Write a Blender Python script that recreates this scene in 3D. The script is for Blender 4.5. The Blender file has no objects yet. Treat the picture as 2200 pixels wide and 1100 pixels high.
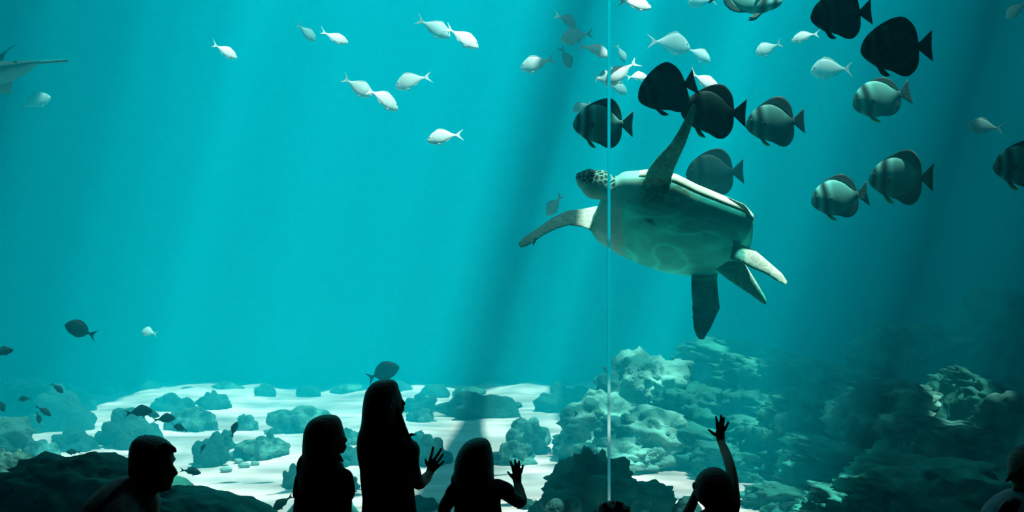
import bpy, bmesh, math, random
import numpy as np
from mathutils import Vector, Matrix, Euler, noise as mnoise

S = bpy.context.scene
COL = S.collection
random.seed(7)

# ------------------------------------------------------------------ camera
F = 2359.0                        # focal length in pixels of the 2200 px wide frame
CAMZ = 1.75
cam_data = bpy.data.cameras.new('camera')
cam_data.sensor_width = 36.0
cam_data.lens = 36.0 * F / 2200.0
cam_data.clip_end = 200.0
cam_data.dof.use_dof = True
cam_data.dof.focus_distance = 7.2
cam_data.dof.aperture_fstop = 4.0
cam = bpy.data.objects.new('camera', cam_data)
COL.objects.link(cam)
cam.location = (0, 0, CAMZ)
cam.rotation_euler = (math.radians(90), 0, 0)
S.camera = cam

def P(px, py, d):
    """point of the place that the photograph shows at pixel (px, py), d metres from the lens"""
    return Vector(((px - 1100.0) / F * d, d, CAMZ - (py - 550.0) / F * d))

# ------------------------------------------------------------------ world, sun, exposure
world = bpy.data.worlds.new('world'); S.world = world
world.use_nodes = True
world.node_tree.nodes['Background'].inputs[0].default_value = (0.0, 0.0, 0.0, 1)
world.node_tree.nodes['Background'].inputs[1].default_value = 0.0
S.view_settings.view_transform = 'Standard'
S.view_settings.look = 'None'
S.view_settings.gamma = 1.0
S.view_settings.exposure = 0.0
S.view_settings.use_curve_mapping = False
S.cycles.volume_bounces = 2
S.cycles.max_bounces = 6
S.cycles.diffuse_bounces = 2
S.cycles.transparent_max_bounces = 12
S.cycles.use_denoising = True
S.cycles.use_adaptive_sampling = True
S.cycles.adaptive_threshold = 0.18
S.cycles.sample_clamp_indirect = 6.0

sun_d = bpy.data.lights.new('sun', 'SUN')
sun_d.energy = 19.5
sun_d.color = (1.0, 1.0, 0.95)
sun_d.angle = math.radians(0.8)
sun = bpy.data.objects.new('sun', sun_d); COL.objects.link(sun)
SUN_DIR = Vector((-0.26, 0.06, -1.0)).normalized()
sun.rotation_euler = SUN_DIR.to_track_quat('-Z', 'Y').to_euler()
sun.location = (3, 10, 14)

fill_d = bpy.data.lights.new('overhead_fill', 'AREA')       # added fill lamp over the tank opening, lifts faces turned to the viewer
fill_d.shape = 'RECTANGLE'; fill_d.size = 7.4; fill_d.size_y = 8.6
fill_d.energy = 210.0
fill_d.color = (0.93, 0.98, 1.0)
fill_lamp = bpy.data.objects.new('overhead_fill', fill_d); COL.objects.link(fill_lamp)
fill_lamp.location = (0.45, 11.05, 8.05)

# ------------------------------------------------------------------ material helpers
def new_mat(name):
    m = bpy.data.materials.new(name); m.use_nodes = True
    nt = m.node_tree; nt.nodes.clear()
    out = nt.nodes.new('ShaderNodeOutputMaterial')
    return m, nt, out

def N(nt, typ, **kw):
    n = nt.nodes.new(typ)
    for k, v in kw.items():
        if k in n.inputs: n.inputs[k].default_value = v
        else: setattr(n, k, v)
    return n

def ramp(nt, fac, stops):
    r = nt.nodes.new('ShaderNodeValToRGB')
    e = r.color_ramp.elements
    while len(e) < len(stops): e.new(0.5)
    for el, (p, c) in zip(e, stops):
        el.position = p; el.color = (c[0], c[1], c[2], 1)
    nt.links.new(fac, r.inputs[0])
    return r.outputs[0]

def surf_mat(name, c1, c2=None, scale=6.0, rough=0.8, bump=0.0, bscale=None, detail=6.0, spec=0.2, contrast=(0.3, 0.7)):
    """a principled surface whose colour wanders between c1 and c2, with fine relief"""
    m, nt, out = new_mat(name)
    b = N(nt, 'ShaderNodeBsdfPrincipled')
    b.inputs['Roughness'].default_value = rough
    b.inputs['Specular IOR Level'].default_value = spec
    tc = N(nt, 'ShaderNodeTexCoord')
    nz = N(nt, 'ShaderNodeTexNoise'); nz.inputs['Scale'].default_value = scale; nz.inputs['Detail'].default_value = detail
    nt.links.new(tc.outputs['Object'], nz.inputs['Vector'])
    nt.links.new(ramp(nt, nz.outputs['Fac'], [(contrast[0], c1), (contrast[1], c2 or c1)]), b.inputs['Base Color'])
    if bump:
        n2 = N(nt, 'ShaderNodeTexNoise'); n2.inputs['Scale'].default_value = bscale or scale * 4; n2.inputs['Detail'].default_value = 8
        nt.links.new(tc.outputs['Object'], n2.inputs['Vector'])
        bp = N(nt, 'ShaderNodeBump'); bp.inputs['Strength'].default_value = bump; bp.inputs['Distance'].default_value = 0.05
        nt.links.new(n2.outputs['Fac'], bp.inputs['Height'])
        nt.links.new(bp.outputs['Normal'], b.inputs['Normal'])
    nt.links.new(b.outputs[0], out.inputs['Surface'])
    return m

def vcol_mat(name, rough=0.6, spec=0.3, grain=0.15, gscale=40.0, attr='col', translucent=0.0):
    """colour comes from the painted markings of the animal, with a little grain"""
    m, nt, out = new_mat(name)
    b = N(nt, 'ShaderNodeBsdfPrincipled')
    b.inputs['Roughness'].default_value = rough
    b.inputs['Specular IOR Level'].default_value = spec
    a = N(nt, 'ShaderNodeAttribute', attribute_name=attr)
    tc = N(nt, 'ShaderNodeTexCoord')
    nz = N(nt, 'ShaderNodeTexNoise'); nz.inputs['Scale'].default_value = gscale; nz.inputs['Detail'].default_value = 4
    nt.links.new(tc.outputs['Object'], nz.inputs['Vector'])
    mp = N(nt, 'ShaderNodeMapRange'); mp.inputs[3].default_value = 1 - grain; mp.inputs[4].default_value = 1 + grain
    nt.links.new(nz.outputs['Fac'], mp.inputs[0])
    mx = N(nt, 'ShaderNodeMix', data_type='RGBA', blend_type='MULTIPLY'); mx.inputs[0].default_value = 1
    nt.links.new(a.outputs['Color'], mx.inputs[6]); nt.links.new(mp.outputs[0], mx.inputs[7])
    nt.links.new(mx.outputs[2], b.inputs['Base Color'])
    if translucent:
        t = N(nt, 'ShaderNodeBsdfTranslucent'); nt.links.new(mx.outputs[2], t.inputs[0])
        ms = N(nt, 'ShaderNodeMixShader'); ms.inputs[0].default_value = translucent
        nt.links.new(b.outputs[0], ms.inputs[1]); nt.links.new(t.outputs[0], ms.inputs[2])
        nt.links.new(ms.outputs[0], out.inputs['Surface'])
    else:
        nt.links.new(b.outputs[0], out.inputs['Surface'])
    return m

# ------------------------------------------------------------------ object helpers
def link(name, me, mat=None, parent=None, loc=None, smooth=True):
    o = bpy.data.objects.new(name, me); COL.objects.link(o)
    if mat is not None and not me.materials: me.materials.append(mat)
    if parent is not None: o.parent = parent
    if loc is not None: o.location = loc
    if smooth and len(me.polygons):
        me.polygons.foreach_set('use_smooth', [True] * len(me.polygons))
    return o

def mesh_from(name, verts, faces):
    me = bpy.data.meshes.new(name)
    me.from_pydata([tuple(v) for v in verts], [], faces); me.update()
    return me

def tag(o, label=None, cat=None, group=None, kind=None):
    if label: o['label'] = label
    if cat: o['category'] = cat
    if group: o['group'] = group
    if kind: o['kind'] = kind
    return o

def empty(name, loc=(0, 0, 0), rot=None, scale=None):
    o = bpy.data.objects.new(name, None); COL.objects.link(o)
    o.location = loc; o.empty_display_size = 0.05
    if rot is not None: o.rotation_euler = rot
    if scale is not None: o.scale = (scale,) * 3 if isinstance(scale, (int, float)) else scale
    return o

def box_bm(bm, x0, x1, y0, y1, z0, z1):
    v = [bm.verts.new((x, y, z)) for z in (z0, z1) for y in (y0, y1) for x in (x0, x1)]
    for f in ((0, 2, 3, 1), (4, 5, 7, 6), (0, 1, 5, 4), (2, 6, 7, 3), (0, 4, 6, 2), (1, 3, 7, 5)):
        bm.faces.new([v[i] for i in f])

def box(name, x0, x1, y0, y1, z0, z1, mat, parent=None, kind=None):
    bm = bmesh.new(); box_bm(bm, x0, x1, y0, y1, z0, z1)
    me = bpy.data.meshes.new(name); bm.to_mesh(me); bm.free()
    o = link(name, me, mat, parent, smooth=False)
    if kind: o['kind'] = kind
    return o

def set_cols(me, cols):
    a = me.color_attributes.new('col', 'FLOAT_COLOR', 'POINT')
    buf = np.ones((len(me.vertices), 4), dtype=np.float32); buf[:, :3] = cols
    a.data.foreach_set('color', buf.ravel())

def coords(me):
    c = np.empty(len(me.vertices) * 3, dtype=np.float32); me.vertices.foreach_get('co', c)
    return c.reshape(-1, 3)

def sstep(a, b, x):
    t = np.clip((x - a) / (b - a), 0, 1); return t * t * (3 - 2 * t)

# ------------------------------------------------------------------ water and setting
SAND_Z = -0.15
WIN_Y = 5.20
TX, TY0, TY1, TZ = 9.2, 5.28, 16.2, 6.6      # half width, front, back and surface of the tank water

m, nt, out = new_mat('tank_water')
sc = N(nt, 'ShaderNodeVolumeScatter'); sc.inputs['Color'].default_value = (0.0, 0.775, 0.97, 1); sc.inputs['Density'].default_value = 0.085; sc.inputs['Anisotropy'].default_value = 0.0
ab = N(nt, 'ShaderNodeVolumeAbsorption'); ab.inputs['Color'].default_value = (0.0, 0.93, 0.985, 1); ab.inputs['Density'].default_value = 0.12
ad = N(nt, 'ShaderNodeAddShader')
nt.links.new(sc.outputs[0], ad.inputs[0]); nt.links.new(ab.outputs[0], ad.inputs[1]); nt.links.new(ad.outputs[0], out.inputs['Volume'])
M_WATER = m
water = box('water', -TX, TX, TY0, TY1, SAND_Z - 0.4, TZ, M_WATER, kind='structure')
tag(water, 'clear turquoise water filling the aquarium tank', 'water')

M_DARK = surf_mat('dark_plaster', (0.012, 0.013, 0.014), (0.018, 0.019, 0.02), 3, 0.9, 0.1)
M_CARPET = surf_mat('dark_carpet', (0.012, 0.012, 0.014), (0.02, 0.02, 0.022), 60, 1.0, 0.3)
M_TANKWALL = surf_mat('teal_tank_wall', (0.01, 0.20, 0.26), (0.02, 0.25, 0.31), 0.5, 0.9)
M_BLOCKER = surf_mat('dark_blocker', (0.03, 0.035, 0.036), (0.05, 0.055, 0.056), 1.5, 0.95, 0.1)

RX = 5.0
box('floor', -RX, RX, -3, TY0, -0.2, 0.0, M_CARPET, kind='structure')
box('ceiling', -RX, RX, -3, WIN_Y - 0.1, 4.2, 4.4, M_DARK, kind='structure')
box('wall_left', -RX - 0.2, -RX, -3, WIN_Y, -0.2, 4.4, M_DARK, kind='structure')
box('wall_right', RX, RX + 0.2, -3, WIN_Y, -0.2, 4.4, M_DARK, kind='structure')
box('wall_behind', -RX, RX, -3.2, -3, -0.2, 4.4, M_DARK, kind='structure')
# wall in which the viewing window sits: sill below, header above, piers beside
WT, WB, WX = 3.6, 0.34, 4.4
o = box('wall_front', -TX, TX, WIN_Y - 0.12, TY0, WT, 8.0, M_DARK, kind='structure')
box('wall_sill', -TX, TX, WIN_Y - 0.12, TY0, -0.6, WB, M_DARK, kind='structure')
box('wall_pier_left', -TX, -WX, WIN_Y - 0.12, TY0, WB, WT, M_DARK, kind='structure')
box('wall_pier_right', WX, TX, WIN_Y - 0.12, TY0, WB, WT, M_DARK, kind='structure')
box('wall_tank_back', -TX, TX, TY1, TY1 + 0.3, -0.6, 8.0, M_TANKWALL, kind='structure')
box('wall_tank_left', -TX - 0.3, -TX, WIN_Y, TY1, -0.6, 8.0, M_TANKWALL, kind='structure')
box('wall_tank_right', TX, TX + 0.3, WIN_Y, TY1, -0.6, 8.0, M_TANKWALL, kind='structure')

# unseen slabs added above the tank, shaping sun and shade around one opening
RZ0, RZ1 = 7.6, 7.9
SKX0, SKX1, SKY0, SKY1 = -3.2, 4.2, 6.6, 15.4
def blocker_slab(name, x0, x1, y0, y1): return box(name, x0, x1, y0, y1, RZ0, RZ1, M_BLOCKER, kind='structure')
blocker_slab('blocker_left', -TX - 0.3, SKX0, WIN_Y - 0.1, TY1 + 0.3)
blocker_slab('blocker_right', SKX1, 5.15, WIN_Y - 0.1, TY1 + 0.3)
blocker_slab('blocker_right_outer', 6.35, TX + 0.3, WIN_Y - 0.1, TY1 + 0.3)
blocker_slab('blocker_right_middle', 5.6, 6.0, WIN_Y - 0.1, TY1 + 0.3)
blocker_slab('blocker_right_infill', 6.0, 6.35, WIN_Y - 0.1, 7.3)
blocker_slab('blocker_right_infill', 6.0, 6.35, 8.5, TY1 + 0.3)
blocker_slab('blocker_right_infill', 5.15, 5.6, WIN_Y - 0.1, 7.75)      # gaps stay open between the infills to throw sun patches on the rock bank
blocker_slab('blocker_right_infill', 5.15, 5.6, 9.3, TY1 + 0.3)
blocker_slab('blocker_front', SKX0, SKX1, WIN_Y - 0.1, SKY0)
blocker_slab('blocker_back', SKX0, SKX1, SKY1, TY1 + 0.3)
bm = bmesh.new(); box_bm(bm, 1.24, 1.96, SKY0, 13.0, RZ0, RZ1)
for v_ in bm.verts:
    if v_.co.y > 10: v_.co.x = 1.6 + (v_.co.x - 1.6) * 0.12  # unseen beam added for the dark shaft, tapered to soften its shadow
me = bpy.data.meshes.new('blocker_beam'); bm.to_mesh(me); bm.free()
link('blocker_beam', me, M_BLOCKER, smooth=False)['kind'] = 'structure'
blocker_slab('blocker_crossbeam', 2.6, 3.5, 12.0, SKY1)  # unseen, added to dim the water right of the shaft

# acrylic panes and the bonded joint between them
m, nt, out = new_mat('clear_acrylic')
t = N(nt, 'ShaderNodeBsdfTransparent'); t.inputs[0].default_value = (0.96, 0.98, 0.98, 1)
nt.links.new(t.outputs[0], out.inputs['Surface']); M_ACRYL = m
JX = (1308.5 - 1100) / F * WIN_Y
w1 = box('window_1', -WX, JX - 0.0075, WIN_Y - 0.03, WIN_Y + 0.05, WB, WT, M_ACRYL, kind='structure')
w2 = box('window_2', JX + 0.0075, WX, WIN_Y - 0.03, WIN_Y + 0.05, WB, WT, M_ACRYL, kind='structure')
m, nt, out = new_mat('bonded_joint')
rf = N(nt, 'ShaderNodeBsdfRefraction'); rf.inputs['Color'].default_value = (.97, 1, 1, 1); rf.inputs['IOR'].default_value = 1.4; rf.inputs['Roughness'].default_value = 0.12
nt.links.new(rf.outputs[0], out.inputs['Surface'])
M_JOINT = m
j0, j1, jy = JX - .0068, JX + .0068, WIN_Y
jv = [(x, y, z) for z in (WB, WT) for (x, y) in ((j0, jy), (j1, jy), (j1, jy + .001), (j0, jy + .0095))]
jf = [(0, 1, 2, 3), (7, 6, 5, 4), (0, 4, 5, 1), (1, 5, 6, 2), (2, 6, 7, 3), (3, 7, 4, 0)]
jo = link('trim_1', mesh_from('trim_1', jv, jf), M_JOINT, smooth=False); jo['kind'] = 'structure'
bmj = bmesh.new(); bmj.from_mesh(jo.data); bmesh.ops.recalc_face_normals(bmj, faces=bmj.faces[:]); bmj.to_mesh(jo.data); bmj.free()

# flat unseen sheet added over the water, caustic dapple painted into its transparency
m, nt, out = new_mat('painted_caustics')
tcs = N(nt, 'ShaderNodeTexCoord')
n1 = N(nt, 'ShaderNodeTexNoise'); n1.inputs['Scale'].default_value = 1.1; n1.inputs['Detail'].default_value = 2
nt.links.new(tcs.outputs['Object'], n1.inputs['Vector'])
mxv = N(nt, 'ShaderNodeMix', data_type='VECTOR'); mxv.inputs[0].default_value = 0.35
nt.links.new(tcs.outputs['Object'], mxv.inputs[4]); nt.links.new(n1.outputs['Color'], mxv.inputs[5])
vo = N(nt, 'ShaderNodeTexVoronoi', feature='SMOOTH_F1'); vo.inputs['Scale'].default_value = 3.4
nt.links.new(mxv.outputs[1], vo.inputs['Vector'])
tr = N(nt, 'ShaderNodeBsdfTransparent')
nt.links.new(ramp(nt, vo.outputs['Distance'], [(0.12, (.30, .33, .33)), (0.42, (.55, .58, .58)), (0.64, (1, 1, 1))]), tr.inputs[0])
nt.links.new(tr.outputs[0], out.inputs['Surface']); M_CAUSTIC = m
wsf = mesh_from('caustic_sheet', [(-TX, TY0, TZ + .03), (TX, TY0, TZ + .03), (TX, TY1, TZ + .03), (-TX, TY1, TZ + .03)], [(0, 1, 2, 3)])
wsf = link('caustic_sheet', wsf, M_CAUSTIC); wsf['kind'] = 'structure'

# sand bed
def make_sand():
    nx, ny = 180, 140
    xs = np.linspace(-TX, TX, nx); ys = np.linspace(TY0, TY1, ny)
    vs = []
    for y in ys:
        for x in xs:
            h = 0.05 * mnoise.noise((x * 0.5, y * 0.8, 3.1)) + 0.02 * mnoise.noise((x * 1.3, y * 3.2, 1.1))
            h += max(0, (y - 13.2) / 3.0) * (0.0 + 0.12 * mnoise.noise((x * 0.9, 7.7, 2.0)) + 0.08 * mnoise.noise((x * 2.6, y * 2.0, 5.0)))
            vs.append((x, y, SAND_Z + h))
    fs = [(j * nx + i, j * nx + i + 1, (j + 1) * nx + i + 1, (j + 1) * nx + i) for j in range(ny - 1) for i in range(nx - 1)]
    return mesh_from('sand_bed', vs, fs)
m, nt, out = new_mat('pale_sand')
b = N(nt, 'ShaderNodeBsdfPrincipled'); b.inputs['Roughness'].default_value = 0.95; b.inputs['Specular IOR Level'].default_value = 0.05
tc = N(nt, 'ShaderNodeTexCoord')
mpn = N(nt, 'ShaderNodeMapping'); mpn.inputs['Scale'].default_value = (0.7, 3.0, 1)
nt.links.new(tc.outputs['Object'], mpn.inputs[0])
nz = N(nt, 'ShaderNodeTexNoise'); nz.inputs['Scale'].default_value = 1.6; nz.inputs['Detail'].default_value = 8
nt.links.new(mpn.outputs[0], nz.inputs['Vector'])
nt.links.new(ramp(nt, nz.outputs['Fac'], [(0.32, (0.50, 0.31, 0.30)), (0.62, (0.76, 0.52, 0.51))]), b.inputs['Base Color'])
bp = N(nt, 'ShaderNodeBump'); bp.inputs['Strength'].default_value = 0.6; bp.inputs['Distance'].default_value = 0.08
nt.links.new(nz.outputs['Fac'], bp.inputs['Height']); nt.links.new(bp.outputs[0], b.inputs['Normal'])
nt.links.new(b.outputs[0], out.inputs['Surface']); M_SAND = m
sand = link('sand_bed', make_sand(), M_SAND)
tag(sand, 'pale sand bed covering the bottom of the tank', 'sand', kind='structure')

# ------------------------------------------------------------------ reef: boulders, slabs and coral heads
def fbm(p, oct_=4, lac=2.1):
    v = 0.0; a = 0.5; q = Vector(p)
    for _ in range(oct_):
        v += a * mnoise.noise(q); q = q * lac; a *= 0.5
    return v

_ico = {}
def ico(sub):
    if sub not in _ico:
        bm = bmesh.new(); bmesh.ops.create_icosphere(bm, subdivisions=sub, radius=1.0)
        _ico[sub] = ([v.co.copy() for v in bm.verts], [tuple(v.index for v in f.verts) for f in bm.faces]); bm.free()
    return _ico[sub]

def rock_mesh(name, rx, ry, rz, seed, rough=0.28, freq=1.6, strata=0.0, sub=4, square=0.0):
    vs, fs = ico(sub); off = Vector((seed * 3.7, seed * 1.3, seed * 2.9)); out = []
    for v in vs:
        p = v.copy()
        if square:
            k = max(abs(p.x), abs(p.y), abs(p.z)); p = p.lerp(p / k * 0.85, square)
        n = fbm(p * freq + off)
        r = 1 + rough * 2 * n + rough * 0.5 * abs(mnoise.noise(p * freq * 3.3 + off))
        q = p * r
        if strata:
            s = (q.z * rz + 0.25 * q.x * rx) * 9 + 2.5 * mnoise.noise(q * 1.5 + off)
            st = abs(s - math.floor(s) - 0.5) * 2
            k = 1 + strata * (st ** 2 - 0.4); q.x *= k; q.y *= k
        out.append((q.x * rx, q.y * ry, q.z * rz))
    return mesh_from(name, out, fs)

def coral_mesh(name, rx, ry, rz, seed, lumps=26, amp=0.42):
    """a lobed head: overlapping knobs swelling out of one mass"""
    rnd = random.Random(seed)
    pts = []
    for _ in range(lumps):
        a = rnd.uniform(0, 2 * math.pi); z = rnd.uniform(-0.35, 1.0); s = math.sqrt(max(0, 1 - z * z))
        pts.append((Vector((s * math.cos(a), s * math.sin(a), z)), rnd.uniform(0.22, 0.42), rnd.uniform(0.5, 1.0)))
    vs, fs = ico(4); out = []
    off = Vector((seed * 1.7, seed, 0))
    for v in vs:
        h = 0.0
        for c, r, k in pts:
            d = (v - c).length
            if d < r: h = max(h, k * math.sqrt(1 - (d / r) ** 2))
        q = v * (0.68 + amp * h + 0.10 * fbm(v * 4 + off, 3))
        out.append((q.x * rx, q.y * ry, q.z * rz))
    return mesh_from(name, out, fs)

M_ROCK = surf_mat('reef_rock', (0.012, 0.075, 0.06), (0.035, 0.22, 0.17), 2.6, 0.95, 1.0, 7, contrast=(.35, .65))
M_ROCKDAPPLE = surf_mat('dappled_reef_rock', (0.012, 0.075, 0.065), (0.26, 0.52, 0.43), 1.7, 0.95, 0.9, 8, contrast=(.44, .62))  # pale patches put caustic sunlight into the rock colour
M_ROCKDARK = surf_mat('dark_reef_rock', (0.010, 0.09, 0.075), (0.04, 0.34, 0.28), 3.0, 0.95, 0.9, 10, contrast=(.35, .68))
M_CORAL = surf_mat('dusky_coral', (0.008, 0.04, 0.036), (0.02, 0.085, 0.075), 5, 0.95, 0.7, 22)
M_CORALSP = surf_mat('speckled_coral', (0.010, 0.05, 0.045), (0.08, 0.22, 0.18), 9, 0.95, 0.8, 26, contrast=(.42, .62))
M_PEBBLE = surf_mat('pale_rubble', (0.07, 0.18, 0.15), (0.20, 0.34, 0.28), 6, 0.95, 0.5)

def sand_d(py): return (CAMZ - SAND_Z) * F / (py - 550.0)

def coral(px, py, w, h, label, seed, mat=None, cat='coral', name='coral_head', group='coral heads on the sand', lumps=26, amp=.42, dy=0.7):
    d = sand_d(py); k = d / F
    rx = w * k / 2; rz = h * k / 1.12
    me = coral_mesh(name, rx, max(rx * dy, rz * .6), rz, seed, lumps, amp)
    o = link(name, me, mat or M_CORAL)
    o.location = P(px, py, d + rx * .3); o.location.z = SAND_Z + 0.02
    o.rotation_euler.z = seed * 1.1
    o.rotation_euler.z = (seed % 3 - 1) * 0.25
    tag(o, label, cat, group); return o

def rock(px, py, d, w, h, label, seed, mat=None, parent=None, name='boulder', cat='rock', group='reef boulders', rough=.26, freq=1.6, strata=0.0, depth=None, tilt=0.0, sub=4, square=0.0, yaw=0.0):
    """centre pixel, distance, width and height in pixels"""
    k = d / F
    rx, rz = w * k / 2, h * k / 2
    o = link(name, rock_mesh(name, rx, depth or rx * .8, rz, seed, rough, freq, strata, sub, square), mat or M_ROCK)
    base = P(px, py, d).z - SAND_Z
    if parent is not None and base > rz * .8:          # rockwork stands on the tank floor
        for v_ in o.data.vertices:
            if v_.co.z < 0: v_.co.z *= base / (rz * .8)
    o.location = P(px, py, d); o.rotation_euler = (0, math.radians(tilt), math.radians(yaw))
    if parent is not None:
        o.location -= parent.location; o.parent = parent; return o
    tag(o, label, cat, group); return o

# coral heads and clumps on the pale sand, far to near
C = [
 (150, 884, 120, 46, 'low coral clump on the far sand at the left', 1, M_CORAL, 18),
 (95, 925, 215, 105, 'wide dusky coral mound near the left edge', 2, M_CORAL, 30),
 (20, 880, 90, 60, 'hazy coral clump behind the mound at the left edge', 3, M_CORAL, 20),
 (273, 962, 150, 88, 'knobbly coral mound just left of and above the man\'s head', 4, M_CORAL, 40),
 (155, 972, 110, 50, 'coral clump between the left mound and the boulder', 5, M_CORAL, 30),
 (95, 985, 80, 40, 'small coral clump at the left of the boulder', 6, M_CORALSP, 30),
 (372, 886, 96, 44, 'hazy coral clump on the far sand above the man', 7, M_CORAL, 24),
 (458, 880, 76, 42, 'far coral clump with a flat right end', 8, M_CORAL, 16),
 (412, 920, 118, 46, 'speckled coral patch behind the dark chubs', 9, M_CORALSP, 34),
 (530, 922, 54, 34, 'small speckled coral patch beside the upright chub', 10, M_CORALSP, 28),
 (645, 926, 160, 52, 'wide speckled coral patch left of the girls', 11, M_CORALSP, 44),
 (448, 996, 96, 76, 'lobed coral right of the man\'s forehead', 12, M_CORAL, 16),
 (482, 968, 56, 56, 'rounded coral knob on top of the lobed coral', 13, M_CORAL, 12),
 (560, 986, 130, 50, 'speckled coral rubble in the middle of the bright sand', 14, M_CORALSP, 40),
 (583, 968, 36, 46, 'upright coral knob among the rubble', 15, M_CORAL, 12),
 (628, 1050, 62, 56, 'round coral knob left of the girl in short sleeves', 16, M_CORAL, 10),
 (745, 1000, 84, 48, 'coral clump between the two left girls', 17, M_CORAL, 26),
 (750, 960, 70, 40, 'coral clump behind the tall girl\'s back', 18, M_CORALSP, 26),
 (735, 1060, 90, 44, 'coral clump low between the two left girls', 19, M_CORAL, 20),
 (905, 882, 80, 40, 'coral clump right of the tall girl\'s face', 20, M_CORAL, 24),
 (905, 908, 70, 34, 'speckled coral clump below the tall girl\'s chin', 21, M_CORALSP, 26),
 (1030, 900, 200, 62, 'long hazy coral ridge right of the tall girl', 22, M_CORAL, 22),
 (930, 998, 90, 68, 'tall coral head behind the tall girl\'s hand', 23, M_CORAL, 16),
 (905, 962, 70, 34, 'coral clump above the tall girl\'s arm', 24, M_CORAL, 20),
 (1215, 890, 140, 80, 'hazy coral rise left of the joint', 25, M_CORAL, 22),
 (1130, 960, 110, 62, 'speckled coral clump right of the small girl\'s head', 26, M_CORALSP, 34),
 (1105, 1000, 110, 50, 'mottled coral behind the small girl\'s raised hand', 27, M_CORALSP, 34),
 (1150, 975, 66, 68, 'coral clump left of the joint above the bright sand', 28, M_CORAL, 26),
 (910, 1098, 70, 34, 'small coral knob at the bottom beside the tall girl', 29, M_CORAL, 14),
 (1140, 1100, 60, 26, 'small coral knob at the bottom under the raised hand', 30, M_CORAL, 14),
]
for (px, py, w, h, lb, sd, mt, lm) in C:
    coral(px, py, w, h, lb, sd, mt, lumps=lm)
for i, (px, py, w, h, lb) in enumerate([
 (486, 1011, 26, 12, 'small flat stone lying on the sand before the man\'s face'),
 (525, 1002, 26, 12, 'pale flat stone right of the small dark one on the sand'),
 (548, 998, 20, 11, 'small rounded stone below the coral rubble'),
 (600, 958, 30, 18, 'pale rounded stone at the right end of the rubble'),
 (590, 980, 44, 14, 'pale flat stone in front of the rubble'),
 (512, 992, 20, 11, 'little pale stone in front of the lobed coral')]):
    d = sand_d(py); k = d / F
    o = link('stone', rock_mesh('stone', w * k / 2, w * k / 3, h * k / 2, 60 + i, .15, 1.3, sub=3), M_PEBBLE)
    o.location = P(px, py, d); o.location.z = SAND_Z + h * k * .18
    tag(o, lb, 'stone', 'stones on the sand')

rf_ = random.Random(21)
for i in range(13):
    x_ = -40 + i * 88 + rf_.uniform(-8, 8); y_ = rf_.uniform(836, 850)
    d = sand_d(y_); k = d / F; w = rf_.uniform(40, 74); h = rf_.uniform(9, 26)
    if d > 15.6: d = 15.6
    me = rock_mesh('rubble_mound', w * k / 2, w * k / 3, h * k, 80 + i, .3, 2.0, sub=3)
    o = link('rubble_mound', me, M_CORAL if i % 3 else M_CORALSP); o.location = P(x_, y_, d); o.location.z = SAND_Z - .01
    tag(o, 'hazy rubble mound at the far edge of the sand, ' + ('first second third fourth fifth sixth seventh eighth ninth tenth eleventh twelfth thirteenth'.split()[i]) + ' from the left', 'rubble', 'rubble mounds at the far edge of the sand')

# rocks in front of the bright sand, centre
foot = tag(empty('rock_outcrop', P(1275, 1140, 7.7)), 'dark knobbly rock outcrop at the foot of the window joint', 'rock')
for (px, py, d, w, h, sd, fr) in [(1268, 1075, 7.75, 190, 190, 31, 2.0), (1345, 1100, 7.6, 190, 130, 32, 1.8), (1205, 1110, 7.5, 110, 110, 33, 1.6)]:
    rock(px, py, d, w, h, '', sd, M_ROCK, foot, rough=.34, freq=fr, sub=5)
rock(1476, 1105, 7.5, 62, 76, 'small smooth boulder beside the waving child\'s arm', 34, M_CORAL, rough=.16)
rock(1198, 1098, 7.2, 56, 50, 'little round rock at the bottom left of the joint', 35, M_CORAL, rough=.18)
# mottled sunlit reef hill behind the joint
hill = tag(empty('reef_hill', P(1390, 1000, 10.2)), 'mottled sunlit hill of reef rock behind the window joint', 'rock')
H = [
 (1385, 850, 10.9, 200, 170, 36, 'pale sunlit boulder forming the peak of the reef hill', M_ROCKDAPPLE, 8),
 (1300, 930, 10.3, 190, 150, 37, 'mottled boulder on the left flank of the reef hill', M_ROCKDAPPLE, -6),
 (1400, 950, 10.0, 230, 130, 38, 'mottled boulder in the middle of the reef hill', M_ROCKDAPPLE, 8),
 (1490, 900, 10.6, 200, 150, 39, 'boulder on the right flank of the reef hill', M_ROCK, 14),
 (1330, 985, 9.7, 200, 80, 40, 'low pale boulder at the foot of the reef hill', M_ROCKDAPPLE, 0),
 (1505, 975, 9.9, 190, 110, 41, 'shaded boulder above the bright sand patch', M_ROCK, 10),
 (1245, 960, 10.6, 110, 80, 42, 'small pale boulder at the left foot of the reef hill', M_ROCKDAPPLE, 0),
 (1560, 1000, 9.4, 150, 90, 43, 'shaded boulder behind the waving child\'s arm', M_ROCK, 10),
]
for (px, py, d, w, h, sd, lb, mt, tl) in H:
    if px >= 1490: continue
    rock(px, py, d, w, h, lb, sd, mt, hill, name='boulder', rough=.32, freq=2.0, strata=.12, tilt=tl, sub=5)
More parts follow.
